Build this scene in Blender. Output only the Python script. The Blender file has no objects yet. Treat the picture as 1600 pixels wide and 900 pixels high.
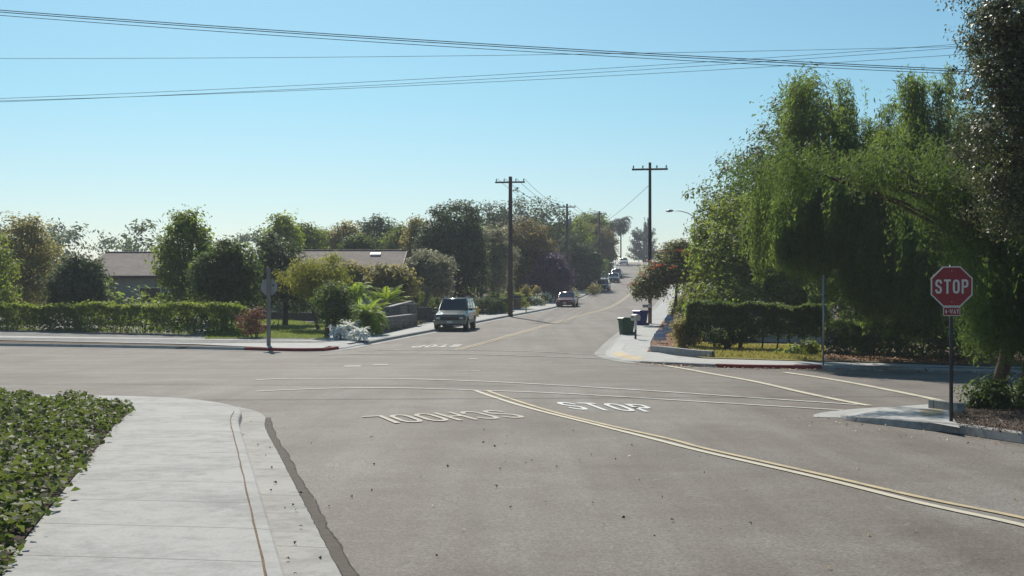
import bpy, bmesh, math, random
import numpy as np
from mathutils import Vector, Matrix
R = math.radians
sc = bpy.context.scene
COL = sc.collection
rng = np.random.default_rng(7)
random.seed(7)

# ------------------------------------------------------------------ terrain
F, HY, CH = 2000.0, 485.0, 2.25          # focal length in photo pixels, horizon row, camera height
KY = [-60, 0, 34, 40, 57, 77.5, 100, 125, 150, 174, 196, 240, 286, 306, 320, 340, 380, 500, 800, 1000]
KZ = [0, 0, 0, .07, .43, 1.09, 1.82, 2.63, 3.7, 4.95, 6.4, 9.5, 12.6, 13.75, 14.1, 14.2, 13.4, 9, 4, 0]
def _pchip(x, y, xi):
    x = np.array(x, float); y = np.array(y, float); h = np.diff(x); d = np.diff(y) / h
    m = np.zeros_like(x)
    for k in range(1, len(x) - 1):
        if d[k-1] * d[k] > 0:
            w1 = 2*h[k] + h[k-1]; w2 = h[k] + 2*h[k-1]
            m[k] = (w1 + w2) / (w1 / d[k-1] + w2 / d[k])
    m[0] = d[0]; m[-1] = d[-1]
    i = np.clip(np.searchsorted(x, xi) - 1, 0, len(x) - 2); t = (xi - x[i]) / h[i]
    return ((2*t**3 - 3*t**2 + 1)*y[i] + (t**3 - 2*t**2 + t)*h[i]*m[i] + (-2*t**3 + 3*t**2)*y[i+1] + (t**3 - t**2)*h[i]*m[i+1])
KNOT = np.concatenate([np.arange(-60, 400, 2.0), np.arange(400, 901, 25.0)])
KNZ = _pchip(KY, KZ, KNOT)
def zg(y): return float(np.interp(y, KNOT, KNZ))
def P(px, py, off=0.0):
    """the point of the ground that lies under this place of the photograph"""
    f = lambda Y: CH - (py - HY) / F * Y - zg(Y) - off
    a = 4.0
    while f(a) > 0 and a < 390: a += 1.0
    lo, hi = a - 1.0, a
    for _ in range(40):
        m = (lo + hi) / 2
        if f(m) > 0: lo = m
        else: hi = m
    Y = (lo + hi) / 2
    return Vector(((px - 800) / F * Y, Y, zg(Y) + off))
def XY(px, py, off=0.0): p = P(px, py, off); return (p.x, p.y)
def AT(px, py, Y): return Vector(((px - 800) / F * Y, Y, CH - (py - HY) / F * Y))
def GX(px, Y, off=0.12): return Vector(((px - 800) / F * Y, Y, zg(Y) + off))

# ------------------------------------------------------------------ materials
class Mat:
    def __init__(s, name):
        s.m = bpy.data.materials.new(name); s.m.use_nodes = True; s.nt = s.m.node_tree; s.nt.nodes.clear()
        s.out = s.nt.nodes.new('ShaderNodeOutputMaterial')
    def node(s, t, ins=None, **props):
        n = s.nt.nodes.new('ShaderNode' + t)
        for k, v in props.items(): setattr(n, k, v)
        for k, v in (ins or {}).items():
            sock = n.inputs[k]
            if hasattr(v, 'is_output') or isinstance(v, bpy.types.NodeSocket): s.nt.links.new(v, sock)
            else:
                if isinstance(v, (tuple, list)) and len(v) == 3 and sock.type == 'RGBA': v = (*v, 1)
                sock.default_value = v
        return n
    def pos(s): return s.node('NewGeometry').outputs['Position']
    def obj(s): return s.node('TexCoord').outputs['Object']
    def map(s, vec, scale=(1, 1, 1), rot=(0, 0, 0)):
        return s.node('Mapping', {'Vector': vec, 'Scale': scale, 'Rotation': rot}).outputs[0]
    def noise(s, scale, detail=3, vec=None, rough=.5, dist=0):
        return s.node('TexNoise', {'Vector': vec or s.pos(), 'Scale': scale, 'Detail': detail, 'Roughness': rough, 'Distortion': dist}).outputs['Fac']
    def ramp(s, fac, stops):
        n = s.node('ValToRGB', {'Fac': fac}); e = n.color_ramp.elements
        while len(e) < len(stops): e.new(.5)
        for el, (p, c) in zip(e, stops):
            el.position = p; el.color = (*c, 1) if isinstance(c, (tuple, list)) else (c, c, c, 1)
        return n.outputs[0]
    def mix(s, f, a, b, bt='MIX'):
        n = s.node('MixRGB', {'Fac': f, 'Color1': a, 'Color2': b}, blend_type=bt); return n.outputs[0]
    def math(s, op, a, b=0.0, clamp=False):
        n = s.node('Math', {0: a, 1: b}, operation=op); n.use_clamp = clamp; return n.outputs[0]
    def bump(s, h, strength=.3, dist=.01):
        return s.node('Bump', {'Height': h, 'Strength': strength, 'Distance': dist}).outputs[0]
    def princ(s, **k):
        ins = {kk.replace('_', ' '): v for kk, v in k.items()}
        n = s.node('BsdfPrincipled', ins); s.nt.links.new(n.outputs[0], s.out.inputs[0]); return s.m
def plain(name, col, rough=.6, metal=0.0, var=.12, scale=6, bump=0.0, coat=0.0, spec=.5):
    """a base colour with slight uneven wear"""
    m = Mat(name); v = m.obj()
    n = m.noise(scale, 4, v); f = m.noise(scale * 9, 2, v)
    k = m.math('ADD', m.math('MULTIPLY', n, .7), m.math('MULTIPLY', f, .3))
    lo = tuple(c * (1 - var) for c in col); hi = tuple(min(1, c * (1 + var)) for c in col)
    c = m.ramp(k, [(.3, lo), (.7, hi)])
    kw = dict(Base_Color=c, Roughness=rough, Metallic=metal)
    kw['Specular_IOR_Level'] = spec
    if coat: kw['Coat_Weight'] = coat; kw['Coat_Roughness'] = .06
    if bump: kw['Normal'] = m.bump(f, bump, .01)
    return m.princ(**kw)
def leafmat(name, dark, light, trans, tfac=.35, rough=.45, accent=None, acc=.0):
    m = Mat(name)
    g = m.node('NewGeometry'); rnd = g.outputs['Random Per Island']
    patch = m.noise(.9, 2)
    k = m.math('ADD', m.math('MULTIPLY', rnd, .6), m.math('MULTIPLY', patch, .5))
    c = m.ramp(k, [(.15, dark), (.8, light)])
    if accent:
        c = m.mix(m.ramp(m.math('ADD', m.math('MULTIPLY', rnd, .55), m.math('MULTIPLY', m.noise(.5, 2), .5)), [(1 - acc - .04, 0.0), (1 - acc + .04, 1.0)]), c, accent)
    b = m.node('BsdfPrincipled', {'Base Color': c, 'Roughness': rough + .12, 'Specular IOR Level': .12})
    tcol = m.mix(1.0, m.mix(.5, c, trans), (1.9, 1.9, 1.9), 'MULTIPLY')
    t = m.node('BsdfTranslucent', {'Color': tcol})
    x = m.node('MixShader', {0: tfac, 1: b.outputs[0], 2: t.outputs[0]})
    m.nt.links.new(x.outputs[0], m.out.inputs[0]); return m.m

def asphalt():
    m = Mat('asphalt'); p = m.pos()
    xyz = m.node('SeparateXYZ', {0: p}); Y = xyz.outputs[1]
    fine = m.noise(55, 2, p, .7); mid = m.noise(9, 4, p, .6); big = m.noise(.22, 4, p, .55, .6); blot = m.noise(.75, 5, p, .6, .4)
    stone = m.node('TexVoronoi', {'Vector': p, 'Scale': 45.0}).outputs['Color']
    st = m.node('SeparateXYZ', {0: stone}).outputs[0]
    # wheel wear: along the near road, along the crossing street, along the far road
    sN = m.noise(1.0, 3, m.map(p, (1.1, .06, 1), (0, 0, R(-14))), .55)
    sC = m.noise(1.0, 4, m.map(p, (.05, 1.3, 1), (0, 0, R(10))), .6)
    sF = m.noise(1.0, 3, m.map(p, (.9, .03, 1), (0, 0, R(10))), .55)
    a = m.node('MapRange', {0: Y, 1: 35.0, 2: 39.0, 3: 0.0, 4: 1.0}).outputs[0]
    b = m.node('MapRange', {0: Y, 1: 53.0, 2: 58.0, 3: 0.0, 4: 1.0}).outputs[0]
    s = m.mix(b, m.mix(a, sN, sC), sF)
    k = m.math('ADD', m.math('MULTIPLY', s, .38), m.math('MULTIPLY', big, .42))
    k = m.math('ADD', k, m.math('MULTIPLY', blot, .2))
    base = m.ramp(k, [(.33, (.082, .063, .049)), (.48, (.138, .117, .097)), (.64, (.196, .181, .161))])
    spk = m.math('ADD', m.math('MULTIPLY', fine, .5), m.math('MULTIPLY', st, .5))
    c = m.mix(1.0, base, m.ramp(spk, [(.22, .62), (.5, .98), (.78, 1.42)]), 'MULTIPLY')
    c = m.mix(m.ramp(mid, [(.60, 0.0), (.74, .4)]), c, (.10, .086, .076))
    c = m.mix(m.ramp(m.noise(2.6, 6, p, .72, .7), [(.58, 0.0), (.72, .35)]), c, (.30, .29, .275))
    oil = m.math('MULTIPLY', m.ramp(m.noise(1.0, 4, m.map(p, (.55, .10, 1), (0, 0, R(-14))), .6), [(.52, 0.0), (.70, .55)]), m.ramp(m.noise(.35, 3, p), [(.4, .3), (.6, 1.0)]))
    c = m.mix(oil, c, (.075, .066, .06))
    # cracks: warped cell edges, only where a mask lets them show
    w = m.node('VectorMath', {0: p, 1: m.node('VectorMath', {0: m.node('TexNoise', {'Vector': p, 'Scale': 1.2, 'Detail': 5.0}).outputs['Color'], 1: (.8, .8, 0)}, operation='MULTIPLY').outputs[0]}, operation='ADD').outputs[0]
    e = m.node('TexVoronoi', {'Vector': w, 'Scale': .16}, feature='DISTANCE_TO_EDGE').outputs['Distance']
    cr = m.math('MULTIPLY', m.ramp(e, [(.0, 1.0), (.0012, .7), (.0026, 0.0)]), m.ramp(m.noise(.12, 2, p), [(.5, 0.0), (.62, .45)]))
    c = m.mix(cr, c, (.04, .034, .03))
    h = m.math('ADD', m.math('MULTIPLY', fine, .6), m.math('MULTIPLY', st, .4))
    return m.princ(Base_Color=c, Roughness=.82, Normal=m.bump(h, .55, .012), Specular_IOR_Level=.35)
def concrete(name, col=(.47, .465, .44), axis=None, step=1.5, off=0.0, dirt=.3):
    m = Mat(name); p = m.pos()
    big = m.noise(.5, 5, p, .6, .4); f = m.noise(28, 3, p, .7); mid = m.noise(4, 4, p, .65, .5)
    k = m.math('ADD', m.math('MULTIPLY', big, .55), m.math('MULTIPLY', mid, .45))
    c = m.ramp(k, [(.3, tuple(x * (1 - dirt) for x in col)), (.52, col), (.72, tuple(x * 1.12 for x in col))])
    c = m.mix(1.0, c, m.ramp(f, [(.25, .84), (.75, 1.12)]), 'MULTIPLY')
    c = m.mix(m.ramp(m.noise(1.6, 5, p, .65, .8), [(.6, 0.0), (.75, .5)]), c, tuple(x * .55 for x in col))
    if axis:
        d = m.node('VectorMath', {0: p, 1: (axis[0] / step, axis[1] / step, 0)}, operation='DOT_PRODUCT').outputs['Value']
        fr = m.math('FRACT', m.math('ADD', d, off + 100))
        j = m.math('LESS_THAN', fr, .013 / step * 1.5)
        c = m.mix(m.ramp(m.noise(.8, 6, p, .72, 1.2), [(.50, 0.0), (.66, .6)]), c, tuple(x * .62 for x in col))
        c = m.mix(m.math('MULTIPLY', j, .85), c, (.07, .058, .045))
    return m.princ(Base_Color=c, Roughness=.85, Normal=m.bump(f, .3, .008), Specular_IOR_Level=.3)
def earth(name, a, b, c2, scale=3, bump=.6):
    m = Mat(name); p = m.pos()
    n = m.noise(scale, 6, p, .7, .5); f = m.noise(scale * 14, 3, p, .7)
    k = m.math('ADD', m.math('MULTIPLY', n, .6), m.math('MULTIPLY', f, .4))
    c = m.ramp(k, [(.32, a), (.5, b), (.68, c2)])
    return m.princ(Base_Color=c, Roughness=.95, Normal=m.bump(k, bump, .05), Specular_IOR_Level=.15)
def paint(name, col, wear=.45, lo=.5):
    """road paint with the wear of traffic showing the asphalt through it"""
    m = Mat(name); p = m.pos()
    n = m.noise(2.2, 5, p, .7, .4); f = m.noise(60, 2, p, .7)
    k = m.math('ADD', m.math('MULTIPLY', n, .55), m.math('MULTIPLY', f, .45))
    c = m.mix(m.ramp(k, [(lo, 0.0), (lo + .16, wear)]), col, (.15, .14, .13))
    return m.princ(Base_Color=c, Roughness=.75, Specular_IOR_Level=.3)
def glassmat(name, tint=(.02, .03, .035), rough=.05):
    m = Mat(name)
    return m.princ(Base_Color=tint, Roughness=rough, Specular_IOR_Level=.8, Coat_Weight=.6, Coat_Roughness=.03)
def shingle():
    m = Mat('roof_shingle'); v = m.obj()
    b = m.node('TexBrick', {'Vector': m.map(v, (1, 1, 1)), 'Color1': (.185, .145, .12, 1), 'Color2': (.125, .098, .084, 1), 'Mortar': (.06, .05, .048, 1), 'Scale': 1.0, 'Mortar Size': .02, 'Brick Width': .34, 'Row Height': .22, 'Bias': -.1}).outputs['Color']
    c = m.mix(1.0, b, m.ramp(m.noise(.7, 5, v, .65), [(.3, .75), (.7, 1.25)]), 'MULTIPLY')
    return m.princ(Base_Color=c, Roughness=.9)
def stonework(name, c1, c2, mortar, w=.4, h=.2, ms=.02):
    m = Mat(name); v = m.obj()
    nx = m.node('NewGeometry').outputs['Normal']
    sv = m.node('SeparateXYZ', {0: v}); u = m.math('ADD', sv.outputs[0], sv.outputs[1])
    vec = m.node('CombineXYZ', {0: u, 1: sv.outputs[2], 2: 0.0}).outputs[0]
    b = m.node('TexBrick', {'Vector': vec, 'Color1': (*c1, 1), 'Color2': (*c2, 1), 'Mortar': (*mortar, 1), 'Scale': 1.0, 'Mortar Size': ms, 'Brick Width': w, 'Row Height': h})
    n = m.noise(7, 4, v, .7)
    c = m.mix(1.0, b.outputs['Color'], m.ramp(n, [(.3, .65), (.7, 1.3)]), 'MULTIPLY')
    hgt = m.math('ADD', m.math('MULTIPLY', b.outputs['Fac'], -1.0), m.math('MULTIPLY', n, .6))
    return m.princ(Base_Color=c, Roughness=.9, Normal=m.bump(hgt, .7, .03))
def bark(name, a, b):
    m = Mat(name); v = m.obj()
    n = m.noise(1.0, 5, m.map(v, (9, 9, 1.4)), .7)
    c = m.ramp(n, [(.3, a), (.7, b)])
    return m.princ(Base_Color=c, Roughness=.92, Normal=m.bump(n, .8, .03), Specular_IOR_Level=.2)

MT = {}
MT['asphalt'] = asphalt()
MT['walk'] = concrete('pale_concrete', (.42, .42, .40))
MT['walk_near'] = concrete('near_sidewalk_concrete', (.36, .355, .335), (.12, .993), 1.58, .43, .45)
MT['walk_far'] = concrete('far_sidewalk_concrete', (.42, .42, .40), (.13, .99), 1.6, .1, .22)
MT['kerb'] = concrete('kerb_concrete', (.36, .355, .335), (.23, .97), 3.0, .2, .35)
MT['kerb_old'] = concrete('stained_kerb_concrete', (.30, .295, .28), (.8, .6), 2.4, .2, .6)
MT['gutter'] = concrete('gutter_concrete', (.335, .325, .30), (.23, .97), 3.1, .35, .5)
MT['red_kerb'] = concrete('red_painted_kerb', (.24, .030, .032), None, 1, 0, .5)
MT['patch'] = earth('asphalt_patch_brown', (.095, .080, .066), (.128, .110, .093), (.16, .141, .122), 6, .5)
MT['white'] = paint('worn_white_paint', (.58, .56, .51), .7, .48)
MT['faint'] = paint('faded_white_paint', (.46, .45, .42), .9, .38)
MT['stopwhite'] = paint('bright_white_paint', (.62, .63, .61), .6, .5)
MT['cream'] = paint('cream_paint', (.44, .39, .32), .7, .47)
MT['yellow'] = paint('worn_yellow_paint', (.50, .40, .23), .65, .47)
MT['yellow2'] = paint('pale_yellow_paint', (.55, .50, .38), .5, .49)
MT['tan'] = concrete('tan_ramp_pad', (.52, .42, .26), None)
MT['dirt'] = earth('lot_dirt', (.07, .05, .036), (.13, .095, .066), (.2, .15, .105), 2.5)
MT['mulch'] = earth('reddish_mulch', (.10, .05, .03), (.22, .115, .07), (.32, .19, .12), 5)
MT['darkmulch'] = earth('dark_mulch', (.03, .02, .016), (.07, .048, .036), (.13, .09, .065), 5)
MT['lawn'] = earth('lawn_green', (.060, .066, .020), (.10, .115, .030), (.17, .155, .06), 1.2)
MT['lawn_far'] = earth('far_lawn_green', (.06, .09, .016), (.105, .145, .026), (.15, .18, .04), 4)
MT['drylawn'] = earth('dry_lawn', (.13, .12, .03), (.24, .21, .06), (.32, .28, .10), 3)
MT['field'] = earth('hill_ground', (.05, .055, .025), (.10, .09, .05), (.16, .14, .09), .4)

MT['bark'] = bark('brown_bark', (.045, .034, .026), (.13, .10, .08))
MT['graybark'] = bark('grey_bark', (.10, .09, .08), (.26, .24, .21))
MT['pole'] = bark('weathered_pole_wood', (.05, .038, .034), (.12, .09, .08))
MT['tanpole'] = bark('tan_pole_wood', (.16, .10, .07), (.30, .20, .15))
MT['greywood'] = bark('grey_post_wood', (.15, .135, .12), (.27, .25, .225))

# ------------------------------------------------------------------ building helpers
def obj(name, bm, mat, parent=None, smooth=False, loc=None):
    me = bpy.data.meshes.new(name)
    if isinstance(bm, bpy.types.Mesh): me = bm
    else:
        bmesh.ops.recalc_face_normals(bm, faces=bm.faces)
        bm.to_mesh(me); bm.free()
    if smooth:
        for p in me.polygons: p.use_smooth = True
    if mat and not me.materials: me.materials.append(MT[mat] if isinstance(mat, str) else mat)
    o = bpy.data.objects.new(name, me); COL.objects.link(o)
    if parent: o.parent = parent
    if loc is not None: o.location = loc
    return o
def tag(o, label=None, cat=None, group=None, kind=None):
    if label: o['label'] = label
    if cat: o['category'] = cat
    if group: o['group'] = group
    if kind: o['kind'] = kind
    return o
def thing(name, label, cat, loc=(0, 0, 0), rz=0.0, group=None):
    o = bpy.data.objects.new(name, None); COL.objects.link(o); o.empty_display_size = .2
    o.location = loc; o.rotation_euler = (0, 0, rz)
    return tag(o, label, cat, group)
def copy_tree(o, parent=None):
    c = o.copy(); COL.objects.link(c)
    if parent: c.parent = parent
    for ch in list(o.children): copy_tree(ch, c)
    return c
def struct(name, bm, mat, smooth=False): return tag(obj(name, bm, mat, None, smooth), kind='structure')
B = bmesh.new
def box(bm, c, s, rot=None, bevel=0.0):
    M = Matrix.Translation(c) @ (rot.to_4x4() if rot else Matrix.Identity(4)) @ Matrix.Diagonal((s[0], s[1], s[2], 1))
    r = bmesh.ops.create_cube(bm, size=1.0, matrix=M)
    if bevel:
        es = list({e for v in r['verts'] for e in v.link_edges})
        bmesh.ops.bevel(bm, geom=es, offset=bevel, segments=2, affect='EDGES', profile=.6)
    return bm
def tube(bm, pts, rad, n=8, caps=True):
    pts = [Vector(p) for p in pts]
    if not isinstance(rad, (list, tuple)): rad = [rad] * len(pts)
    rings = []
    for i, p in enumerate(pts):
        d = (pts[min(i + 1, len(pts) - 1)] - pts[max(i - 1, 0)]).normalized()
        u = d.orthogonal().normalized() if i == 0 else (u0 - d * u0.dot(d)).normalized()
        u0 = u; w = d.cross(u)
        rings.append([bm.verts.new(p + (u * math.cos(a) + w * math.sin(a)) * rad[i]) for a in (2 * math.pi * k / n for k in range(n))])
    for a, b in zip(rings, rings[1:]):
        for k in range(n): bm.faces.new((a[k], a[(k + 1) % n], b[(k + 1) % n], b[k]))
    if caps and n > 2:
        bm.faces.new(rings[0][::-1]); bm.faces.new(rings[-1])
    return bm
def cyl(bm, c, axis, r, h, n=20, r2=None):
    a = Vector(axis).normalized(); c = Vector(c)
    return tube(bm, [c - a * h / 2, c + a * h / 2], [r, r if r2 is None else r2], n)
def prism(bm, poly, y0, y1, axes=(0, 2, 1)):
    """extrude a polygon given in two axes between y0 and y1 along the third"""
    def V(p, q):
        v = [0, 0, 0]; v[axes[0]] = p[0]; v[axes[1]] = p[1]; v[axes[2]] = q; return bm.verts.new(v)
    a = [V(p, y0) for p in poly]; b = [V(p, y1) for p in poly]
    bm.faces.new(a); bm.faces.new(b[::-1])
    for i in range(len(poly)): bm.faces.new((a[i], b[i], b[(i + 1) % len(poly)], a[(i + 1) % len(poly)]))
    return bm
def sheet_bm(poly, off, bm=None):
    t = bmesh.new()
    t.faces.new([t.verts.new((x, y, 0)) for x, y in poly])
    bmesh.ops.triangulate(t, faces=t.faces[:])
    ys = [p[1] for p in poly]
    for k in KNOT:
        if 34 <= k < max(ys) and k > min(ys):
            bmesh.ops.bisect_plane(t, geom=t.verts[:] + t.edges[:] + t.faces[:], plane_co=(0, k, 0), plane_no=(0, 1, 0))
    for v in t.verts: v.co.z = zg(v.co.y) + off
    for f in t.faces:
        f.normal_update()
        if f.normal.z < 0: f.normal_flip()
    return t
def sheet(name, poly, off, mat, kind='structure'):
    bm = sheet_bm(poly, off); me = bpy.data.meshes.new(name); bm.to_mesh(me); bm.free()
    return tag(obj(name, me, mat), kind=kind)
def merged_sheet(name, polys, off, mat):
    me = bpy.data.meshes.new(name); bm = bmesh.new()
    for k, p in enumerate(polys):
        t = sheet_bm(p, off + (k % 3) * .0006); t.to_mesh(me); bm.from_mesh(me); t.free()
    bm.to_mesh(me); bm.free()
    return tag(obj(name, me, mat), kind='structure')
def resample(pts, step=.5):
    out = [Vector(pts[0])]
    for a, b in zip(pts, pts[1:]):
        a = Vector(a); b = Vector(b); n = max(1, int((b - a).length / step))
        out += [a.lerp(b, (i + 1) / n) for i in range(n)]
    return out
def smooth_line(pts, step=.5):
    p = [Vector(q) for q in pts]; p = [2 * p[0] - p[1]] + p + [2 * p[-1] - p[-2]]; out = []
    for i in range(1, len(p) - 2):
        n = max(1, int((p[i + 1] - p[i]).length / step))
        for k in range(n):
            t = k / n
            out.append(.5 * ((2 * p[i]) + (p[i + 1] - p[i - 1]) * t + (2 * p[i - 1] - 5 * p[i] + 4 * p[i + 1] - p[i + 2]) * t * t + (3 * p[i] - p[i - 1] - 3 * p[i + 1] + p[i + 2]) * t ** 3))
    out.append(p[-2]); return out
def normals2(l):
    r = []
    for i in range(len(l)):
        d = (l[min(i + 1, len(l) - 1)] - l[max(i - 1, 0)]).normalized(); r.append(Vector((-d.y, d.x)))
    return r
def offset(l, d): return [p + n * d for p, n in zip(l, normals2(l))]
def sweep(name, l, prof, mat, kind='structure', gap=None):
    """sweep a cross-section (distance to the left of the line, height over the ground) along a line on the ground"""
    bm = B(); N = normals2(l); rows = []
    for p, n in zip(l, N): rows.append([bm.verts.new((p.x + n.x * d, p.y + n.y * d, zg(p.y + n.y * d) + h)) for d, h in prof])
    for a, b in zip(rows, rows[1:]):
        for k in range(len(prof) - 1): bm.faces.new((a[k], a[k + 1], b[k + 1], b[k]))
    return tag(obj(name, bm, mat), kind=kind)
def stripe(name, l, w, mat, off=.012):
    return sweep(name, l, [(-w / 2, off), (w / 2, off)], mat)
def line_px(pts, step=.6, off=0): return smooth_line([XY(*p) for p in pts], step)

# ------------------------------------------------------------------ the setting
# terrain under everything
bm = B(); xs = [-420, -200, -120, -60, -30, 0, 30, 60, 120, 200, 420]
rows = [[bm.verts.new((x, y, zg(y) - .10)) for x in xs] for y in KNOT]
for a, b in zip(rows, rows[1:]):
    for k in range(len(xs) - 1): bm.faces.new((a[k], a[k + 1], b[k + 1], b[k]))
struct('ground', bm, 'field', True)

# kerb lines (bottom of each kerb face), every one with its block on the LEFT
d_near = Vector((-.24, 1))
NL = [Vector((-1.94, 10.88)) + d_near * t for t in (-24, -10, 0, 4, 9, 13.5)]
NL_line = smooth_line([tuple(p) for p in NL] + [(-5.75, 27.2), (-6.6, 29.2), (-8.2, 31.0), (-11, 32.0), (-20, 34.3), (-70, 46)], .5)
FL_px = [(478, 549.5), (530, 546), (560, 540.5), (575, 538), (632, 527), (690, 516), (776, 499), (832, 488.6), (870, 480.6)]
ctr_px = [(716, 546.6), (831, 514.8), (904.5, 494), (952, 480.5), (984, 460)]
ctr = [Vector(XY(*p)) for p in ctr_px] + [Vector((19.8, 198)), Vector((24.6, 242)), Vector((29.0, 286)), Vector((31.4, 312)), Vector((33, 340)), Vector((34, 400))]
ctr = smooth_line([tuple(p) for p in ctr], 2.0)
fl = [Vector(XY(*p)) for p in FL_px]
FL_line = smooth_line([(-75, 73), (-28, 62.0), (-15, 58.6)] + [tuple(p) for p in fl] + [tuple(p) for p in offset(ctr, 5.2) if p.y > 132][::12], .7)
fr_px = [(1034, 471), (1023, 484), (1000, 502.5), (969, 526.7), (948, 548.5), (946, 554), (958, 559.5), (1000, 567.5), (1080, 573), (1160, 576), (1284, 577.5), (1400, 579), (1528, 583)]
fr = [Vector(XY(*p)) for p in fr_px]
FR_line = smooth_line([tuple(p) for p in offset(ctr, -4.7) if p.y > 165][::-12] + [tuple(p) for p in fr] + [(24, 40.6), (60, 27)], .7)
nr_px = [(1472, 636), (1440, 637.5), (1380, 641), (1335, 645), (1312, 650), (1322, 656), (1345, 660), (1376, 664), (1420, 669.5), (1496, 678.5), (1600, 694)]
nr = [Vector(XY(*p)) for p in nr_px]
NR_line = smooth_line([(70, 2), (24, 23.2), (14.5, 28.2)] + [tuple(p) for p in nr] + [(11.4, 12), (13.8, 2), (18.5, -20)], .4)
NR_line = NR_line[:]
# NL, FL run outward; make every block lie on the left of its line
def rev(l): return l[::-1]
LN = {'NL': NL_line, 'FL': rev(FL_line) if False else FL_line, 'FR': FR_line, 'NR': NR_line}

# asphalt: the crossing with its four legs, then the road up the hill
road_left = offset(ctr, 5.6); road_right = offset(ctr, -7.0)
struct_road = sheet('road', [(-95, -60), (95, -60), (95, 75), (-95, 75)], 0.0, 'asphalt')
bm = B(); rows = []
for k in KNOT:
    if 70 <= k <= 396:
        j = min(range(len(ctr)), key=lambda i: abs(ctr[i].y - k)); c = ctr[j]
        rows.append([bm.verts.new((c.x + d, k, zg(k) + .004)) for d in (-6.5, -3, 0, 3, 8.0)])
for a, b in zip(rows, rows[1:]):
    for k in range(4): bm.faces.new((a[k], a[k + 1], b[k + 1], b[k]))
struct('road_up_the_hill', bm, 'asphalt')

KERB = [(0, .008), (.025, .125), (.05, .142), (.17, .146), (.17, .0)]
def kerb_run(l, mat, name='kerb', h=1.0): return sweep(name, l, [(d, z * h) for d, z in KERB], mat)
def cut(l, a, b):
    """part of a line between the points nearest to a and b"""
    i = min(range(len(l)), key=lambda k: (l[k] - Vector(a)).length); j = min(range(len(l)), key=lambda k: (l[k] - Vector(b)).length)
    return l[min(i, j):max(i, j) + 1]
# near left
kerb_run(LN['NL'], 'kerb')
sweep('gutter', LN['NL'], [(-.47, .010), (-.03, .006), (0, .009)], 'gutter')
pl = [p + Vector((.0, 0)) for p in LN['NL'] if p.y < 27]
bm = B(); prev = None
NN = normals2(pl)
for i, (p, n) in enumerate(zip(pl, NN)):
    w0 = -.47; w1 = -.60 - .013 * math.sin(i * .7) - .011 * math.sin(i * 1.9 + 1)
    cur = [bm.verts.new((p.x + n.x * w, p.y + n.y * w, zg(p.y) + .007)) for w in (w0, w1)]
    if prev: bm.faces.new((prev[0], prev[1], cur[1], cur[0]))
    prev = cur
struct('asphalt_patch', bm, 'patch')
bm = B()
for side in (0, 1):
    pr = None
    for i in range(len(pl) * 4 - 4):
        a = i // 4; t = (i % 4) / 4; p = pl[a].lerp(pl[a + 1], t); n = NN[a]
        w = (-.60 - .013 * math.sin((a + t) * .7) - .011 * math.sin((a + t) * 1.9 + 1) + random.uniform(-.010, .010)) if side else (-.475 + random.uniform(-.01, .01))
        hw = max(.0015, .007 + random.uniform(-.006, .005)) if side else .005
        cur = [bm.verts.new((p.x + n.x * (w + s), p.y + n.y * (w + s), zg(p.y) + .0115)) for s in (hw, -hw)]
        if pr: bm.faces.new((pr[0], pr[1], cur[1], cur[0]))
        pr = cur
struct('gutter_crack', bm, plain('dark_crack', (.035, .028, .022), .95))
bm = B(); pr = None
for p, n in zip(pl, NN):
    w = .178 + random.uniform(-.006, .006); cur = [bm.verts.new((p.x + n.x * (w + s), p.y + n.y * (w + s), zg(p.y) + .1485)) for s in (.011 + random.uniform(-.004, .004), -.009)]
    if pr: bm.faces.new((pr[0], pr[1], cur[1], cur[0]))
    pr = cur
struct('kerb_joint', bm, plain('rusty_joint', (.13, .075, .035), .95, var=.4))
# far left: plain kerb, then a red painted stretch, driveway drops along the hill
Lf = LN['FL']
pA, pB = fl[0] + Vector((-3.2, .9)), fl[1]
i0 = min(range(len(Lf)), key=lambda k: (Lf[k] - pA).length); i1 = min(range(len(Lf)), key=lambda k: (Lf[k] - pB).length)
i2 = min(range(len(Lf)), key=lambda k: (Lf[k] - fl[3]).length)
kerb_run(Lf[:i0 + 1], 'kerb'); kerb_run(Lf[i0:i1 + 1], 'red_kerb', 'red_kerb')
kerb_run(Lf[i1:i2 + 1], 'kerb', 'kerb', .25); kerb_run(Lf[i2:], 'kerb')
sweep('ramp', Lf[i1:i2 + 1], [(-.01, .006), (.03, .05), (.5, .158), (.55, .10)], 'walk')
sweep('gutter', Lf, [(-.45, .010), (-.03, .008), (0, .010)], 'gutter')
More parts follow.
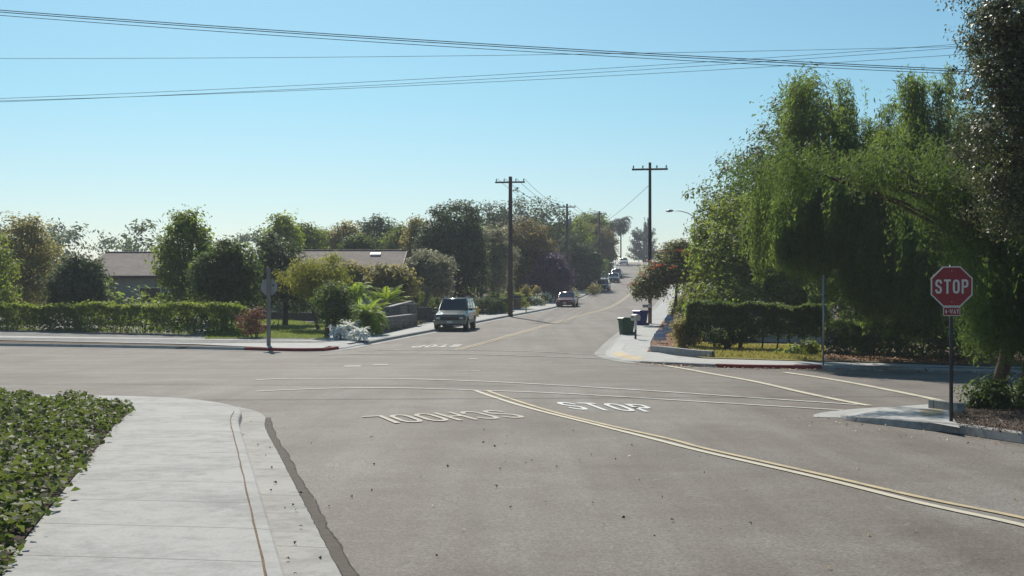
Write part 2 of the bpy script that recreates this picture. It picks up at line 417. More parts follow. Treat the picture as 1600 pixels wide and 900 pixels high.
# far right: kerb round the corner with a ramp, red stretch on the crossing street
Lr = LN['FR']
def idx(l, p): return min(range(len(l)), key=lambda k: (l[k] - p).length)
j0, j1, j2, j3, j4 = idx(Lr, fr[4]), idx(Lr, fr[7]), idx(Lr, fr[8]), idx(Lr, Vector(XY(1130, 575))), idx(Lr, fr[10])
def kerb_var(l, N, hs, mat):
    bm = B(); rows = [[bm.verts.new((p.x + n.x * d, p.y + n.y * d, zg(p.y) + z * h)) for d, z in KERB] for p, n, h in zip(l, N, hs)]
    for a, b in zip(rows, rows[1:]):
        for k in range(len(KERB) - 1): bm.faces.new((a[k], a[k + 1], b[k + 1], b[k]))
    return struct('kerb', bm, mat)
def ramp_rows(l, N, hs, i0, i1, k=1.0, z1=.158, d1=.75, lift=0.0, d0=.165):
    bm = B(); rows = []
    for i in range(i0, i1 + 1):
        p, n = l[i], N[i]; za = .1455 * hs[i] * k; t0 = (d0 - .165) / (.75 - .165); t1 = (d1 - .165) / (.75 - .165)
        rows.append([bm.verts.new((p.x + n.x * d, p.y + n.y * d, zg(p.y + n.y * d) + za + (z1 - za) * t + lift)) for d, t in ((d0, t0), ((d0 + d1) / 2, (t0 + t1) / 2), (d1, t1))])
    for q, r in zip(rows, rows[1:]):
        for c in range(2): bm.faces.new((q[c], q[c + 1], r[c + 1], r[c]))
    return bm
hr = [float(np.interp(i, [0, j0 - 7, j0 + 1, j1 - 2, j2 - 1, j2 + 4], [1, 1, .22, .22, .9, 1])) for i in range(len(Lr))]; Nr = normals2(Lr); jz = j2 + 4
kerb_var(Lr[:j0 + 1], Nr[:j0 + 1], hr[:j0 + 1], 'kerb'); kerb_var(Lr[j0:j1 + 1], Nr[j0:j1 + 1], hr[j0:j1 + 1], 'walk')
kerb_var(Lr[j1:j3 + 1], Nr[j1:j3 + 1], hr[j1:j3 + 1], 'kerb_old'); kerb_run(Lr[j3:j4 + 1], 'red_kerb', 'red_kerb')
kerb_run(Lr[j4:], 'kerb_old')
struct('ramp', ramp_rows(Lr, Nr, hr, j0 - 8, jz), 'walk')
struct('ramp_pad', ramp_rows(Lr, Nr, hr, j0 + 3, j1 - 1, d0=.24, d1=.66, lift=.004), 'tan')
sweep('gutter', Lr, [(-.45, .010), (-.03, .008), (0, .010)], 'gutter')
# near right: ramp on the nose, stained high kerb towards the viewer
Ln = LN['NR']
q0, q1, q2 = idx(Ln, nr[0]), idx(Ln, nr[4]), idx(Ln, nr[7])
hn_ = [float(np.interp(i, [0, q0 - 4, q0, q1, q1 + 4, q1 + 9], [1, 1, .12, .12, 1.0, 1.25])) for i in range(len(Ln))]; Nn = normals2(Ln)
kerb_var(Ln[:q0 + 1], Nn[:q0 + 1], hn_[:q0 + 1], 'kerb_old'); kerb_var(Ln[q0:q1 + 1], Nn[q0:q1 + 1], hn_[q0:q1 + 1], 'walk'); kerb_var(Ln[q1:], Nn[q1:], hn_[q1:], 'kerb_old')
struct('ramp', ramp_rows(Ln, Nn, hn_, q0 - 4, q1 + 6, 1.0, .160), 'walk')
sweep('gutter', Ln[q0 - 2:q2 - 2], [(-.55, .010), (-.03, .008), (0, .010)], 'walk')

# block surfaces
def block(name, l, d, far, off, mat): return sheet(name, [tuple(p) for p in offset(l, d)] + far, off, mat)
block('lot_ground', LN['NL'], .8, [(-70, -40)], .138, 'dirt')
sweep('sidewalk', [p for p in LN['NL']], [(.172, .146), (1.0, .15), (2.25, .154)], 'walk_near')
block('lot_ground', Lf, .8, [(-160, 400), (-160, 92)], .118, 'dirt')
block('lot_ground', Lr, .8, [(75, 24), (160, 24), (160, 396)], .118, 'dirt')
sweep('sidewalk', Lr[:j0 - 7], [(.172, .146), (1.0, .15), (1.85, .154)], 'walk_far')
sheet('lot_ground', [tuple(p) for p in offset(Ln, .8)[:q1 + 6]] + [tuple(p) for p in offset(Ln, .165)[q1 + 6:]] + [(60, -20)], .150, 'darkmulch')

# ------------------------------------------------------------------ paint on the road
stripe('centre_line', line_px([(1700, 838), (1600, 810.6), (1434, 777), (1269, 739), (1100, 701), (1050, 687.5), (950, 665), (870, 645.5), (810, 627.5), (762, 611)], .4), .115, 'yellow')
stripe('centre_line', line_px([(1700, 852), (1600, 822), (1444, 788), (1278, 747), (1100, 706.5), (1025, 687.5), (925, 662.5), (850, 644), (800, 630), (741, 610)], .4), .13, 'yellow2')
far_c = [p for p in ctr if p.y < 330]
stripe('centre_line', offset(far_c, .11), .11, 'yellow', .016); stripe('centre_line', offset(far_c, -.13), .11, 'yellow', .016)
stripe('crosswalk_line', line_px([(400, 594), (440, 592.2), (502, 591.9), (630, 592.4), (780, 597.5), (949, 606.9), (1076, 615), (1200, 623.5), (1340, 633)]), .17, 'white', .014)
stripe('crosswalk_line', line_px([(400, 612), (491, 608), (611, 606.5), (739, 610), (892, 616), (1076, 627), (1200, 634.5), (1318, 641.5)]), .15, 'white', .015)
stripe('crosswalk_line', line_px([(985, 564.5), (1045, 572.5), (1120, 586), (1195, 600), (1320, 627.5), (1358, 634.5)]), .22, 'yellow2', .017)
stripe('crosswalk_line', line_px([(1225, 582), (1280, 590), (1360, 604), (1440, 620), (1494, 633)]), .24, 'yellow2', .014)
stripe('crosswalk_line', line_px([(500, 555), (620, 552.6), (732, 553.9), (845, 557), (975, 561.8)]), .26, 'faint', .014)
stripe('crosswalk_line', line_px([(560, 548.5), (650, 546.6), (728, 547.2), (845, 550), (935, 555)]), .22, 'faint', .013)
def blob_mark(px, py, w, d):
    c = P(px, py); stripe('road_marking', [Vector((c.x - w / 2, c.y - .05)), Vector((c.x, c.y + .03)), Vector((c.x + w / 2, c.y))], d, 'white', .013)
blob_mark(551, 572.5, .62, .42); blob_mark(595, 570, .55, .34); blob_mark(739, 561, .34, .3); blob_mark(721, 580.5, .5, .13); blob_mark(742, 579.5, .3, .1)

GLYPH = {   # strokes in a box one wide and one high
    'S': [[(1, .82), (.82, .97), (.5, 1), (.18, .97), (.02, .82), (.05, .64), (.3, .54), (.7, .46), (.95, .36), (.98, .18), (.82, .03), (.5, 0), (.18, .03), (0, .18)]],
    'T': [[(0, 1), (1, 1)], [(.5, 1), (.5, 0)]],
    'O': [[(.5, 1), (.15, .95), (0, .78), (0, .22), (.15, .05), (.5, 0), (.85, .05), (1, .22), (1, .78), (.85, .95), (.5, 1)]],
    'P': [[(0, 0), (0, 1), (.7, 1), (.95, .92), (1, .75), (.95, .57), (.7, .49), (0, .49)]],
    'C': [[(1, .8), (.85, .96), (.5, 1), (.15, .95), (0, .78), (0, .22), (.15, .05), (.5, 0), (.85, .04), (1, .2)]],
    'H': [[(0, 0), (0, 1)], [(1, 0), (1, 1)], [(0, .5), (1, .5)]],
    'L': [[(0, 1), (0, 0), (1, 0)]],
    'W': [[(0, 1), (.25, 0), (.5, .8), (.75, 0), (1, 1)]],
    'A': [[(0, 0), (.5, 1), (1, 0)], [(.2, .35), (.8, .35)]],
    'Y': [[(0, 1), (.5, .5), (1, 1)], [(.5, .5), (.5, 0)]],
    '4': [[(.72, 0), (.72, 1), (0, .33), (1, .33)]],
    '-': [[(.1, .5), (.9, .5)]],
}
def strokes(word, w, h, gap, th, thv=None):
    """letters as flat strips, in metres, from (0,0)"""
    out = []; x = 0.0; thv = thv or th; lay = 0
    for ch in word:
        ww = w * (.55 if ch == '-' else 1.25 if ch == 'W' else 1.0)
        for st in GLYPH[ch]:
            pts = [Vector((x + th / 2 + a * (ww - th), thv / 2 + b * (h - thv))) for a, b in st]
            closed = (pts[0] - pts[-1]).length < 1e-6; n = len(pts); L = []; Rr = []
            for i in range(n):
                a = pts[i - 1] if i else (pts[-2] if closed else None); b = pts[i + 1] if i < n - 1 else (pts[1] if closed else None)
                d1 = (pts[i] - a).normalized() if a is not None else None; d2 = (b - pts[i]).normalized() if b is not None else None
                n1 = Vector((-d1.y, d1.x)) if d1 else None; n2 = Vector((-d2.y, d2.x)) if d2 else None
                if n1 is None: m = n2
                elif n2 is None: m = n1
                else:
                    m = (n1 + n2).normalized(); m = m / max(.45, m.dot(n1))
                e = Vector((m.x * th / 2, m.y * thv / 2)); q = pts[i].copy()
                if not closed and i == 0: q = q - Vector((d2.x * th / 2, d2.y * thv / 2))
                if not closed and i == n - 1: q = q + Vector((d1.x * th / 2, d1.y * thv / 2))
                L.append(q + e); Rr.append(q - e)
            for i in range(n - 1): out.append(([L[i], Rr[i], Rr[i + 1], L[i + 1]], lay))
            lay += 1
        x += ww + gap
    return out, x - gap
def road_word(word, bl, br, tr, tl, mat, th=.17, thv=.11, gap=.35):
    """lay a word on the road between the four ground points of its corners"""
    q, W = strokes(word, 1.0, 1.0, gap, th, thv); bm = B()
    c = [Vector(XY(*p)) for p in (bl, br, tr, tl)]
    for quad, lay in q:
        vs = []
        for p in quad:
            u = p.x / W; v = p.y
            g = c[0] * (1 - u) * (1 - v) + c[1] * u * (1 - v) + c[2] * u * v + c[3] * (1 - u) * v
            vs.append(bm.verts.new((g.x, g.y, zg(g.y) + .012 + lay * .0007)))
        bm.faces.new(vs)
    return struct('road_marking', bm, mat)
road_word('SCHOOL', (774, 641.2), (565, 651.5), (590, 663.5), (828, 652.8), 'cream', .235, .11, .22)
road_word('STOP', (897, 640.4), (1036, 645), (1004, 632.6), (864, 628.6), 'stopwhite', .26, .13, .28)
road_word('STOP', (724, 538.4), (652, 539.6), (640, 543.6), (716, 542.2), 'white', .26, .2, .28)

# ------------------------------------------------------------------ paving and planting beds of the corners
o17 = offset(Lr, .172)
sheet('sidewalk', [tuple(offset(Lr, 1.85)[j0 - 8]), XY(1016, 549, .13), XY(1058, 557, .13), XY(1100, 561, .13), XY(1284, 566, .13), XY(1400, 569, .13), XY(1528, 573, .13), (30, 42.6), (60, 31.2), (59, 29.0), (24, 41.4)] + [tuple(p) for p in o17[jz:j4 + 1][::-1][::2]] + [tuple(p) for p in offset(Lr, .74)[j0 - 8:jz][::-1]], .150, 'walk_far')
mul = [XY(1011, 549.8, .15), XY(1024, 527, .15), XY(1030, 511, .15), XY(1045, 490, .15), XY(1075, 490, .15), XY(1075, 550, .15), XY(1056, 552, .15), XY(1030, 549, .15)]
sheet('mulch_bed', mul, .170, 'mulch')
sheet('dry_lawn', [XY(1070, 553.5, .15), XY(1100, 560, .15), XY(1284, 565.5, .15), XY(1290, 540, .15), XY(1080, 533, .15)], .176, 'drylawn')
sheet('leaf_ground', [XY(1284, 564.5, .15), XY(1400, 568, .15), XY(1540, 573, .15), (30, 44), (34, 52), XY(1290, 545, .15)], .180, 'dirt')
e = smooth_line([XY(1016, 551.5, .1), XY(1030, 552.5, .1), XY(1056, 555.5, .1), XY(1092, 559.5, .1), XY(1112, 560.8, .1)], .4)
w_ = sweep('kerb', e, [(0, .1), (.01, .40), (.16, .41), (.17, .1)], 'kerb')
# near right nose
sheet('ramp', [tuple(p) for p in offset(Ln, .74)[q0 - 2:q1 + 6]] + [tuple(p) for p in offset(Ln, .168)[q1 + 6:q2 + 3]] + [XY(1500, 668, .16), XY(1484, 645, .16)], .157, 'walk')
sheet('ramp_pad', [XY(1436, 641, .15), XY(1472, 638.5, .15), XY(1474, 648, .15), XY(1440, 650.5, .15)], .163, 'tan')
c = P(1479, 641, .15); bm = B(); box(bm, (c.x, c.y, c.z + .02), (.19, 1.15, .34), Matrix.Rotation(R(12), 3, 'Z'), .012)
tag(obj('kerb_block', bm, 'kerb_old'), 'short grey concrete kerb block beside the stop sign post', 'kerb block')
# far left: sidewalk, lawn with a strip of path
fls = [XY(300, 555, .14), XY(430, 548.5, .14)] + [tuple(p) for p in offset(Lf[i0:i2 + 60:3], .172)]
endp = Lf[i2 + 60:]
sheet('sidewalk', [(-75.4, 74.9), (-28.2, 64.6), (-15, 60.2)] + [tuple(p) for k, p in enumerate(offset(Lf, .172)) if Lf[k].x > -12 and Lf[k].y < 300 and not i1 <= k <= i2 and k % 2 == 0 and k < i1] + [tuple(p) for k, p in enumerate(offset(Lf, .48)) if i1 <= k <= i2] + [tuple(p) for k, p in enumerate(offset(Lf, .172)) if Lf[k].y < 300 and k > i2 and k % 3 == 0] + [tuple(p) for p in offset([q for q in Lf if q.y < 300 and q.y > 58.2][::3], 2.3)][::-1] + [XY(560, 533.5, .14), XY(500, 531.5, .14), XY(420, 531, .14), (-28.8, 68.2), (-75.8, 79.2)], .150, 'walk_far')
lawn = [XY(408, 528.5, .14), XY(500, 529.5, .14), XY(514, 529, .14), XY(512, 508, .14), XY(400, 494, .14), XY(330, 490, .14), XY(320, 530, .14)]
sheet('lawn', lawn, .165, 'lawn_far')
stripe('path_strip', [Vector(XY(*p, .17)) for p in [(340, 503), (411, 507.5), (460, 511.5), (516, 515.5)]], .42, 'walk', .19)
# left, beyond the frame edge of the corner: lawn of the near block
sheet('planting_bed', [(-9.0, 29.5), (-14, 31.0), (-40, 36.5), (-40, -30), (2.2, -30), (-1.6, 2), (-4.3, 11), (-8.0, 26.5)], .160, 'darkmulch')
# driveways
sheet('driveway', [XY(545, 537, .14), XY(585, 530, .14), (-14.5, 83), (-20.5, 83)], .158, 'walk')

# ------------------------------------------------------------------ signs
def octagon(r): return [(r * math.cos(R(22.5 + 45 * k)) / math.cos(R(22.5)), r * math.sin(R(22.5 + 45 * k)) / math.cos(R(22.5))) for k in range(8)]
MT['signred'] = plain('sign_red', (.27, .006, .012), .5, 0, .1)
MT['signwhite'] = plain('sign_white', (.66, .63, .58), .5, 0, .06)
MT['darksteel'] = plain('dark_painted_steel', (.035, .037, .04), .5, .3, .15, 12)
MT['galv'] = plain('galvanised_steel', (.30, .31, .32), .45, .7, .12, 14)
MT['aluback'] = plain('weathered_aluminium', (.33, .32, .31), .55, .35, .12, 8)
def stop_sign(label, loc, rz, post_mat, post_r, sc_=1.0, plate=True, post_h=2.95):
    t = thing('stop_sign', label, 'stop sign', loc, rz)
    bm = B(); tube(bm, [(0, .04, -.05), (0, .04, post_h)], post_r, 10); obj('post', bm, post_mat, t, True)
    zc = 2.55; bm = B(); prism(bm, [(x, y + zc) for x, y in octagon(.381)], -.004, .004); pl_ = obj('sign_plate', bm, 'signwhite', t)
    bm = B(); prism(bm, [(x, y + zc) for x, y in octagon(.358)], -.0075, -.005); obj('red_field', bm, 'signred', pl_)
    def word(wd, w, h, gap, th, zc0, y0, par):
        q, W = strokes(wd, w, h, gap, th); bm = B()
        for quad, lay in q:
            vs = [(p.x - W / 2, y0 - lay * .0006, p.y + zc0 - h / 2) for p in quad]
            bm.faces.new([bm.verts.new(v) for v in vs])
        return obj('lettering', bm, 'signwhite', par)
    word('STOP', .125, .268, .036, .038, zc, -.0095, pl_)
    if plate:
        z2 = 2.08; bm = B(); box(bm, (0, 0, z2), (.31, .008, .165), None, .003); p2 = obj('way_plate', bm, 'signwhite', t)
        bm = B(); box(bm, (0, -.0065, z2), (.285, .003, .14)); obj('red_field', bm, 'signred', p2)
        word('4-WAY', .043, .085, .013, .013, z2, -.0095, p2)
    for z in (2.26, 2.84):
        bm = B(); cyl(bm, (0, -.010, z), (0, 1, 0), .011, .008, 8); obj('bolt', bm, 'galv', t)
    return t
stop_sign('red octagonal stop sign with 4-way plate on dark steel post at shaded corner', P(1487, 659, .15), R(-6), 'darksteel', .036)
# the far-left sign is seen from behind on a wooden post
s2 = thing('stop_sign', 'grey back of a stop sign on a thick wooden post by the lawn', 'stop sign', GX(420.5, 59.2), R(178))
bm = B(); box(bm, (0, .09, 1.75), (.17, .13, 3.7), None, .01); obj('post', bm, 'greywood', s2)
bm = B(); prism(bm, [(x, y + 2.72) for x, y in octagon(.381)], -.004, .004); so_ = obj('sign_plate', bm, 'aluback', s2)
bm = B(); prism(bm, [(x, y + 2.72) for x, y in octagon(.358)], -.0075, -.005); obj('red_field', bm, 'signred', so_)
q, W = strokes('STOP', .125, .268, .036, .038); bm = B()
for quad, lay in q: bm.faces.new([bm.verts.new((p.x - W / 2, -.0095 - lay * .0006, p.y + 2.72 - .134)) for p in quad])
obj('lettering', bm, 'signwhite', so_)
bm = B(); cyl(bm, (-.2, .006, 2.80), (0, 1, 0), .05, .003, 14); obj('sticker', bm, 'darksteel', so_)

MT['signblue'] = plain('yard_sign_blue', (.25, .39, .70), .55, 0, .1)
def yard_sign(label, loc, rz, tilt=0):
    t = thing('yard_sign', label, 'yard sign', loc, rz, 'blue yard signs on the mulch')
    W, H, a = .56, .50, .17
    prof = [(-W/2, 0), (W/2, 0), (W/2, H - a)] + [(.36 * W * math.cos(R(k)), H - a + .02 + a * math.sin(R(k))) for k in range(0, 181, 15)] + [(-W/2, H - a)]
    bm = B(); prism(bm, [(x, z + .12) for x, z in prof], -.006, .006); p = obj('panel', bm, 'signblue', t)
    bm = B()
    for k in range(8):
        g = R(150 - k * 120 / 7); rr = .13
        box(bm, (rr * 1.1 * math.cos(g), -.0085, .12 + H - a - .075 + rr * math.sin(g)), (.042, .003, .075), Matrix.Rotation(-(g - R(90)), 3, 'Y'))
    obj('lettering', bm, 'signwhite', p)
    for z, xs in ((.255, [(-.2, .1), (-.09, .08), (.02, .1), (.13, .09), (.215, .05)]), (.185, [(-.2, .07), (-.11, .09), (-.005, .1), (.11, .1), (.2, .06)])):
        bm = B()
        for x, w in xs: box(bm, (x, -.0085, z), (w * 1.15, .003, .055))
        obj('lettering', bm, 'signwhite', p)
    for s in (-.15, .15):
        bm = B(); tube(bm, [(s, .012, -.08), (s, .012, .3)], .006, 6); obj('stake', bm, 'darksteel', t)
    return t
yard_sign('blue arched yard sign nearest the corner, fully in view on mulch', P(1031, 536, .17), R(2))
yard_sign('blue arched yard sign in the middle, half hidden behind hedge end', P(1043, 525, .17), R(8))
yard_sign('blue arched yard sign at the foot of the leaning flower tree', P(1045.5, 508, .17), R(5))

# thin metal pole on the far sidewalk of the crossing street
t = thing('sign_post', 'thin grey metal pole rising into the hanging foliage beside red kerb', 'sign post', P(1286.5, 572, .15))
bm = B(); tube(bm, [(0, 0, -.05), (0, 0, 3.15)], .030, 8); obj('pole', bm, 'galv', t, True)
bm = B(); cyl(bm, (0, 0, 3.16), (0, 0, 1), .034, .03, 10); obj('cap', bm, 'galv', t)
bm = B(); cyl(bm, (0, 0, .015), (0, 0, 1), .06, .03, 12); obj('base_collar', bm, 'galv', t)

# ------------------------------------------------------------------ bins, mailboxes, hydrant
MT['rubber'] = plain('black_rubber', (.018, .018, .018), .8)
def bin_(name, label, loc, rz, col, light):
    m = plain(name + '_plastic', col, .45, 0, .12, 5); m2 = plain(name + '_lid_plastic', light, .42, 0, .1, 5)
    t = thing(name, label, 'wheelie bin', loc, rz)
    bm = B(); a = [(-.30, -.26), (.26, -.26), (.26, .26), (-.30, .26)]; b = [(-.37, -.33), (.36, -.33), (.36, .33), (-.37, .33)]
    va = [bm.verts.new((x, y, .05)) for x, y in a]; vb = [bm.verts.new((x, y, .95)) for x, y in b]
    bm.faces.new(va[::-1]); bm.faces.new(vb)
    for k in range(4): bm.faces.new((va[k], va[(k + 1) % 4], vb[(k + 1) % 4], vb[k]))
    bmesh.ops.bevel(bm, geom=[e_ for e_ in bm.edges], offset=.035, segments=2, affect='EDGES')
    body = obj('body', bm, m, t)
    bm = B(); box(bm, (0, 0, .945), (.79, .72, .06), None, .015); obj('rim', bm, m, body)
    for z in (.62, .3):
        bm = B(); box(bm, (-.325 - (z - .3) * .08, 0, z), (.02, .3, .12), None, .006); obj('panel_rib', bm, m, body)
    bm = B()
    prism(bm, [(-.42, .975), (.40, .975), (.40, 1.01), (.30, 1.05), (-.30, 1.06), (-.42, 1.01)], -.37, .37, (0, 2, 1)); bmesh.ops.bevel(bm, geom=bm.edges[:], offset=.012, segments=2, affect='EDGES')
    obj('lid', bm, m2, t)
    bm = B(); tube(bm, [(.40, -.28, .93), (.47, -.28, .98), (.47, .28, .98), (.40, .28, .93)], .016, 8); obj('handle', bm, m, t)
    for s in (-.33, .33):
        bm = B(); cyl(bm, (.27, s, .14), (0, 1, 0), .14, .07, 18); wh = obj('wheel', bm, 'rubber', t)
        bm = B(); cyl(bm, (.27, s + (.04 if s > 0 else -.04), .14), (0, 1, 0), .06, .012, 12); obj('hub', bm, m, wh)
    return t
bin_('green_bin', 'dark green wheelie bin standing at the kerb beside the cream mailbox', P(979, 526.5), R(20), (.022, .085, .05), (.03, .10, .06))
bin_('blue_bin', 'royal blue wheelie bin standing behind the cream mailbox', P(1001, 511), R(35), (.012, .03, .22), (.018, .045, .28))
MT['cream_plastic'] = plain('cream_plastic', (.50, .47, .41), .5)
t = thing('mailbox', 'cream mailbox on a white post with black foot beside green bin', 'mailbox', P(993, 530.5, .13), R(-68))
bm = B(); tube(bm, [(0, 0, -.05), (0, 0, .50)], .055, 8); obj('post_foot', bm, 'darksteel', t)
bm = B(); box(bm, (0, 0, .76), (.10, .10, .52), None, .008); obj('post', bm, 'signwhite', t)
bm = B(); prism(bm, [(-.13, .95), (.13, .95), (.15, 1.1)] + [(.15 * math.cos(R(k)), 1.14 + .14 * math.sin(R(k))) for k in range(0, 181, 20)] + [(-.15, 1.1)], -.26, .26, (1, 2, 0)); bx_ = obj('box', bm, 'cream_plastic', t)
bm = B(); box(bm, (-.265, 0, 1.09), (.012, .24, .26), None, .01); dr = obj('door', bm, 'cream_plastic', t)
bm = B(); box(bm, (-.28, 0, 1.2), (.02, .06, .02)); obj('handle', bm, 'darksteel', dr)
bm = B(); box(bm, (.05, -.16, 1.12), (.16, .008, .04)); obj('flag', bm, 'signred', t)
bm = B(); box(bm, (-.1, -.152, 1.15), (.2, .004, .07)); obj('number_plate', bm, plain('slot_dark', (.05, .05, .05)), bx_)

MT['hydrantyellow'] = plain('hydrant_yellow', (.62, .40, .03), .45)
t = thing('fire_hydrant', 'yellow fire hydrant on the sidewalk just behind the parked utility car', 'fire hydrant', P(745.5, 494.5, .14))
bm = B(); tube(bm, [(0, 0, 0), (0, 0, .05), (0, 0, .051), (0, 0, .55), (0, 0, .6), (0, 0, .68), (0, 0, .74)], [.15, .15, .10, .105, .13, .12, .03], 14); obj('barrel', bm, 'hydrantyellow', t)
for s in (-1, 1):
    bm = B(); cyl(bm, (.14 * s, 0, .45), (1, 0, 0), .055, .1, 10); obj('outlet_cap', bm, 'hydrantyellow', t)
bm = B(); cyl(bm, (0, -.15, .42), (0, 1, 0), .075, .1, 10); obj('outlet_cap', bm, 'hydrantyellow', t)
t = thing('marker_post', 'thin yellow-green marker post at the kerb past the second utility pole', 'marker post', P(822, 487.5, .14))
MT['markery'] = plain('marker_yellow', (.38, .32, .05), .5)
bm = B(); tube(bm, [(0, 0, -.05), (0, 0, 1.0)], .045, 8); obj('post', bm, 'markery', t)
bm = B(); box(bm, (0, 0, 1.03), (.12, .03, .16), None, .008); obj('cap', bm, 'markery', t)
# brick pillar with a black mailbox
MT['brick'] = stonework('red_brick', (.30, .13, .085), (.22, .095, .065), (.30, .26, .22), .22, .075, .008)
MT['block'] = stonework('grey_block', (.15, .135, .12), (.22, .20, .175), (.09, .082, .074), .40, .2, .014)
MT['tanstone'] = stonework('tan_stone', (.31, .26, .20), (.24, .20, .155), (.16, .14, .12), .3, .2, .015)
MT['darkbrick'] = stonework('dark_brick', (.12, .09, .08), (.09, .07, .065), (.14, .13, .12), .3, .12, .012)
MT['blackmetal'] = plain('black_metal', (.012, .012, .013), .4, .2)
t = thing('brick_mailbox', 'black mailbox on a brick pillar beside the wooden utility pole', 'mailbox', P(808, 483, .14), R(20))
bm = B(); box(bm, (0, 0, .45), (.5, .5, .95), None, .01); obj('pillar', bm, 'brick', t)
bm = B(); box(bm, (0, 0, .945), (.58, .58, .05), None, .01); obj('cap', bm, 'walk', t)
bm = B(); prism(bm, [(-.13, .972), (.13, .972), (.13, 1.1)] + [(.13 * math.cos(R(k)), 1.1 + .12 * math.sin(R(k))) for k in range(0, 181, 20)], -.3, .3, (1, 2, 0)); obj('box', bm, 'blackmetal', t)

# ------------------------------------------------------------------ garden walls
def wall(label, pts, h, th, mat, name='garden_wall', cap=None, coff=.04, base=-.1, zoff=.12):
    t = thing(name, label, 'wall', (pts[0][0], pts[0][1], zg(pts[0][1]) + zoff))
    l = resample([Vector((p[0], p[1])) for p in pts], 1.2); N = normals2(l); o0 = t.location
    hh = h if isinstance(h, (list, tuple)) else [h] * 2
    def run(prof, m, nm):
        bm = B(); rows = []
        for i, (p, n) in enumerate(zip(l, N)):
            k = i / max(1, len(l) - 1); H = hh[0] + (hh[1] - hh[0]) * k
            rows.append([bm.verts.new((p.x + n.x * d - o0.x, p.y + n.y * d - o0.y, zg(p.y) + zoff + (H + z if top else z) - o0.z)) for d, z, top in prof])
        for a, b in zip(rows, rows[1:]):
            for k in range(len(prof)): bm.faces.new((a[k], a[(k + 1) % len(prof)], b[(k + 1) % len(prof)], b[k]))
        bm.faces.new(rows[0][::-1]); bm.faces.new(rows[-1]); return obj(nm, bm, m, t)
    run([(-th/2, base, 0), (th/2, base, 0), (th/2, 0, 1), (-th/2, 0, 1)], mat, 'wall')
    if cap: run([(-th/2 - coff, .003, 1), (th/2 + coff, .003, 1), (th/2 + coff, .06, 1), (-th/2 - coff, .06, 1)], cap, 'coping')
    return t
wall('low grey block retaining wall along sidewalk under the palm', [XY(594, 520.5, .14), XY(646, 509.5, .14)], [.82, .72], .25, 'block', cap='kerb')
pw = [Vector(XY(594, 516, .14)), Vector(XY(641, 505, .14))]
wall('upper grey block wall of the terrace, below the palm fronds', [tuple(pw[0] + Vector((.2, 2.0))), tuple(pw[1] + Vector((0, 1.4)))], [1.25, 1.40], .25, 'block', cap='kerb')
t = thing('stone_pillar', 'tan stone gate pillar at the end of the terrace walls', 'pillar', P(644.5, 509, .14), R(15))
bm = B(); box(bm, (0, 0, .62), (.52, .52, 1.4), None, .015); obj('shaft', bm, 'tanstone', t)
bm = B(); box(bm, (0, 0, 1.36), (.64, .64, .08), None, .012); obj('cap', bm, 'kerb', t)
bm = B(); box(bm, (.29, 0, 1.05), (.06, .2, .34), None, .01); obj('lamp', bm, 'blackmetal', t)
wl = Vector(XY(650, 503, .14))
wall('brown block wall, taller half beside the pillar', [tuple(wl), tuple(wl + Vector((1.0, .6)))], .95, .22, 'darkbrick', cap='kerb')
wall('brown block wall, lower half behind the parked utility car', [tuple(wl + Vector((1.02, .61))), tuple(wl + Vector((3.0, 1.4)))], .68, .22, 'darkbrick', cap='kerb')
t = thing('stone_block', 'rough tan stone block at the foot of the low wall', 'stone block', P(591.5, 521.5, .14), R(14))
bm = B(); box(bm, (0, 0, .22), (.46, .46, .5), None, .03); obj('block', bm, 'tanstone', t)
bm = B(); box(bm, (0, 0, .485), (.5, .5, .035), None, .008); obj('slab', bm, 'kerb', t)
wall('red brick garden wall running down behind the utility pole', [XY(779, 477.5, .14), XY(799, 487, .14)], [.95, .7], .22, 'brick', cap='walk')
wall('red brick wall behind the clipped hedge', [XY(731, 482, .14), XY(757, 481, .14)], [1.0, 1.0], .22, 'brick', cap='walk')
wall('pale low wall edging the lawn on the far left corner', [XY(330, 496, .17), XY(520, 502, .17)], [.55, .55], .2, 'darkbrick', cap='kerb')
MT['fencewood'] = bark('grey_fence_boards', (.035, .03, .03), (.085, .075, .072))
def fence(label, a, b, h, mat, name='board_fence'):
    a = Vector(a); b = Vector(b); L = (b - a).length; d = (b - a).normalized(); ang = math.atan2(d.y, d.x)
    t = thing(name, label, 'fence', (a.x, a.y, zg(a.y) + .12), ang)
    bm = B(); n = int(L / .15)
    for k in range(n): box(bm, ((k + .5) * .15, random.uniform(-.006, .006), h / 2), (.142, .02, h + random.uniform(-.02, .02)))
    obj('board_panel', bm, mat, t)
    for z in (.35, h - .3):
        bm = B(); box(bm, (L / 2, .035, z), (L, .04, .09)); obj('rail', bm, mat, t)
    for k in range(int(L / 2.4) + 1):
        bm = B(); box(bm, (min(L, k * 2.4), .1, h / 2 + .03), (.1, .09, h + .06)); obj('post', bm, mat, t)
    return t
fence('dark weathered board fence behind the clipped hedge', tuple(GX(1078, 62))[:2], tuple(GX(1180, 62))[:2], 1.62, 'fencewood')
wall('pale rendered wall glimpsed over the hedge under dark trees', [tuple(GX(1188, 63))[:2], tuple(GX(1302, 61))[:2]], [1.55, 1.55], .2, 'walk', cap='walk')

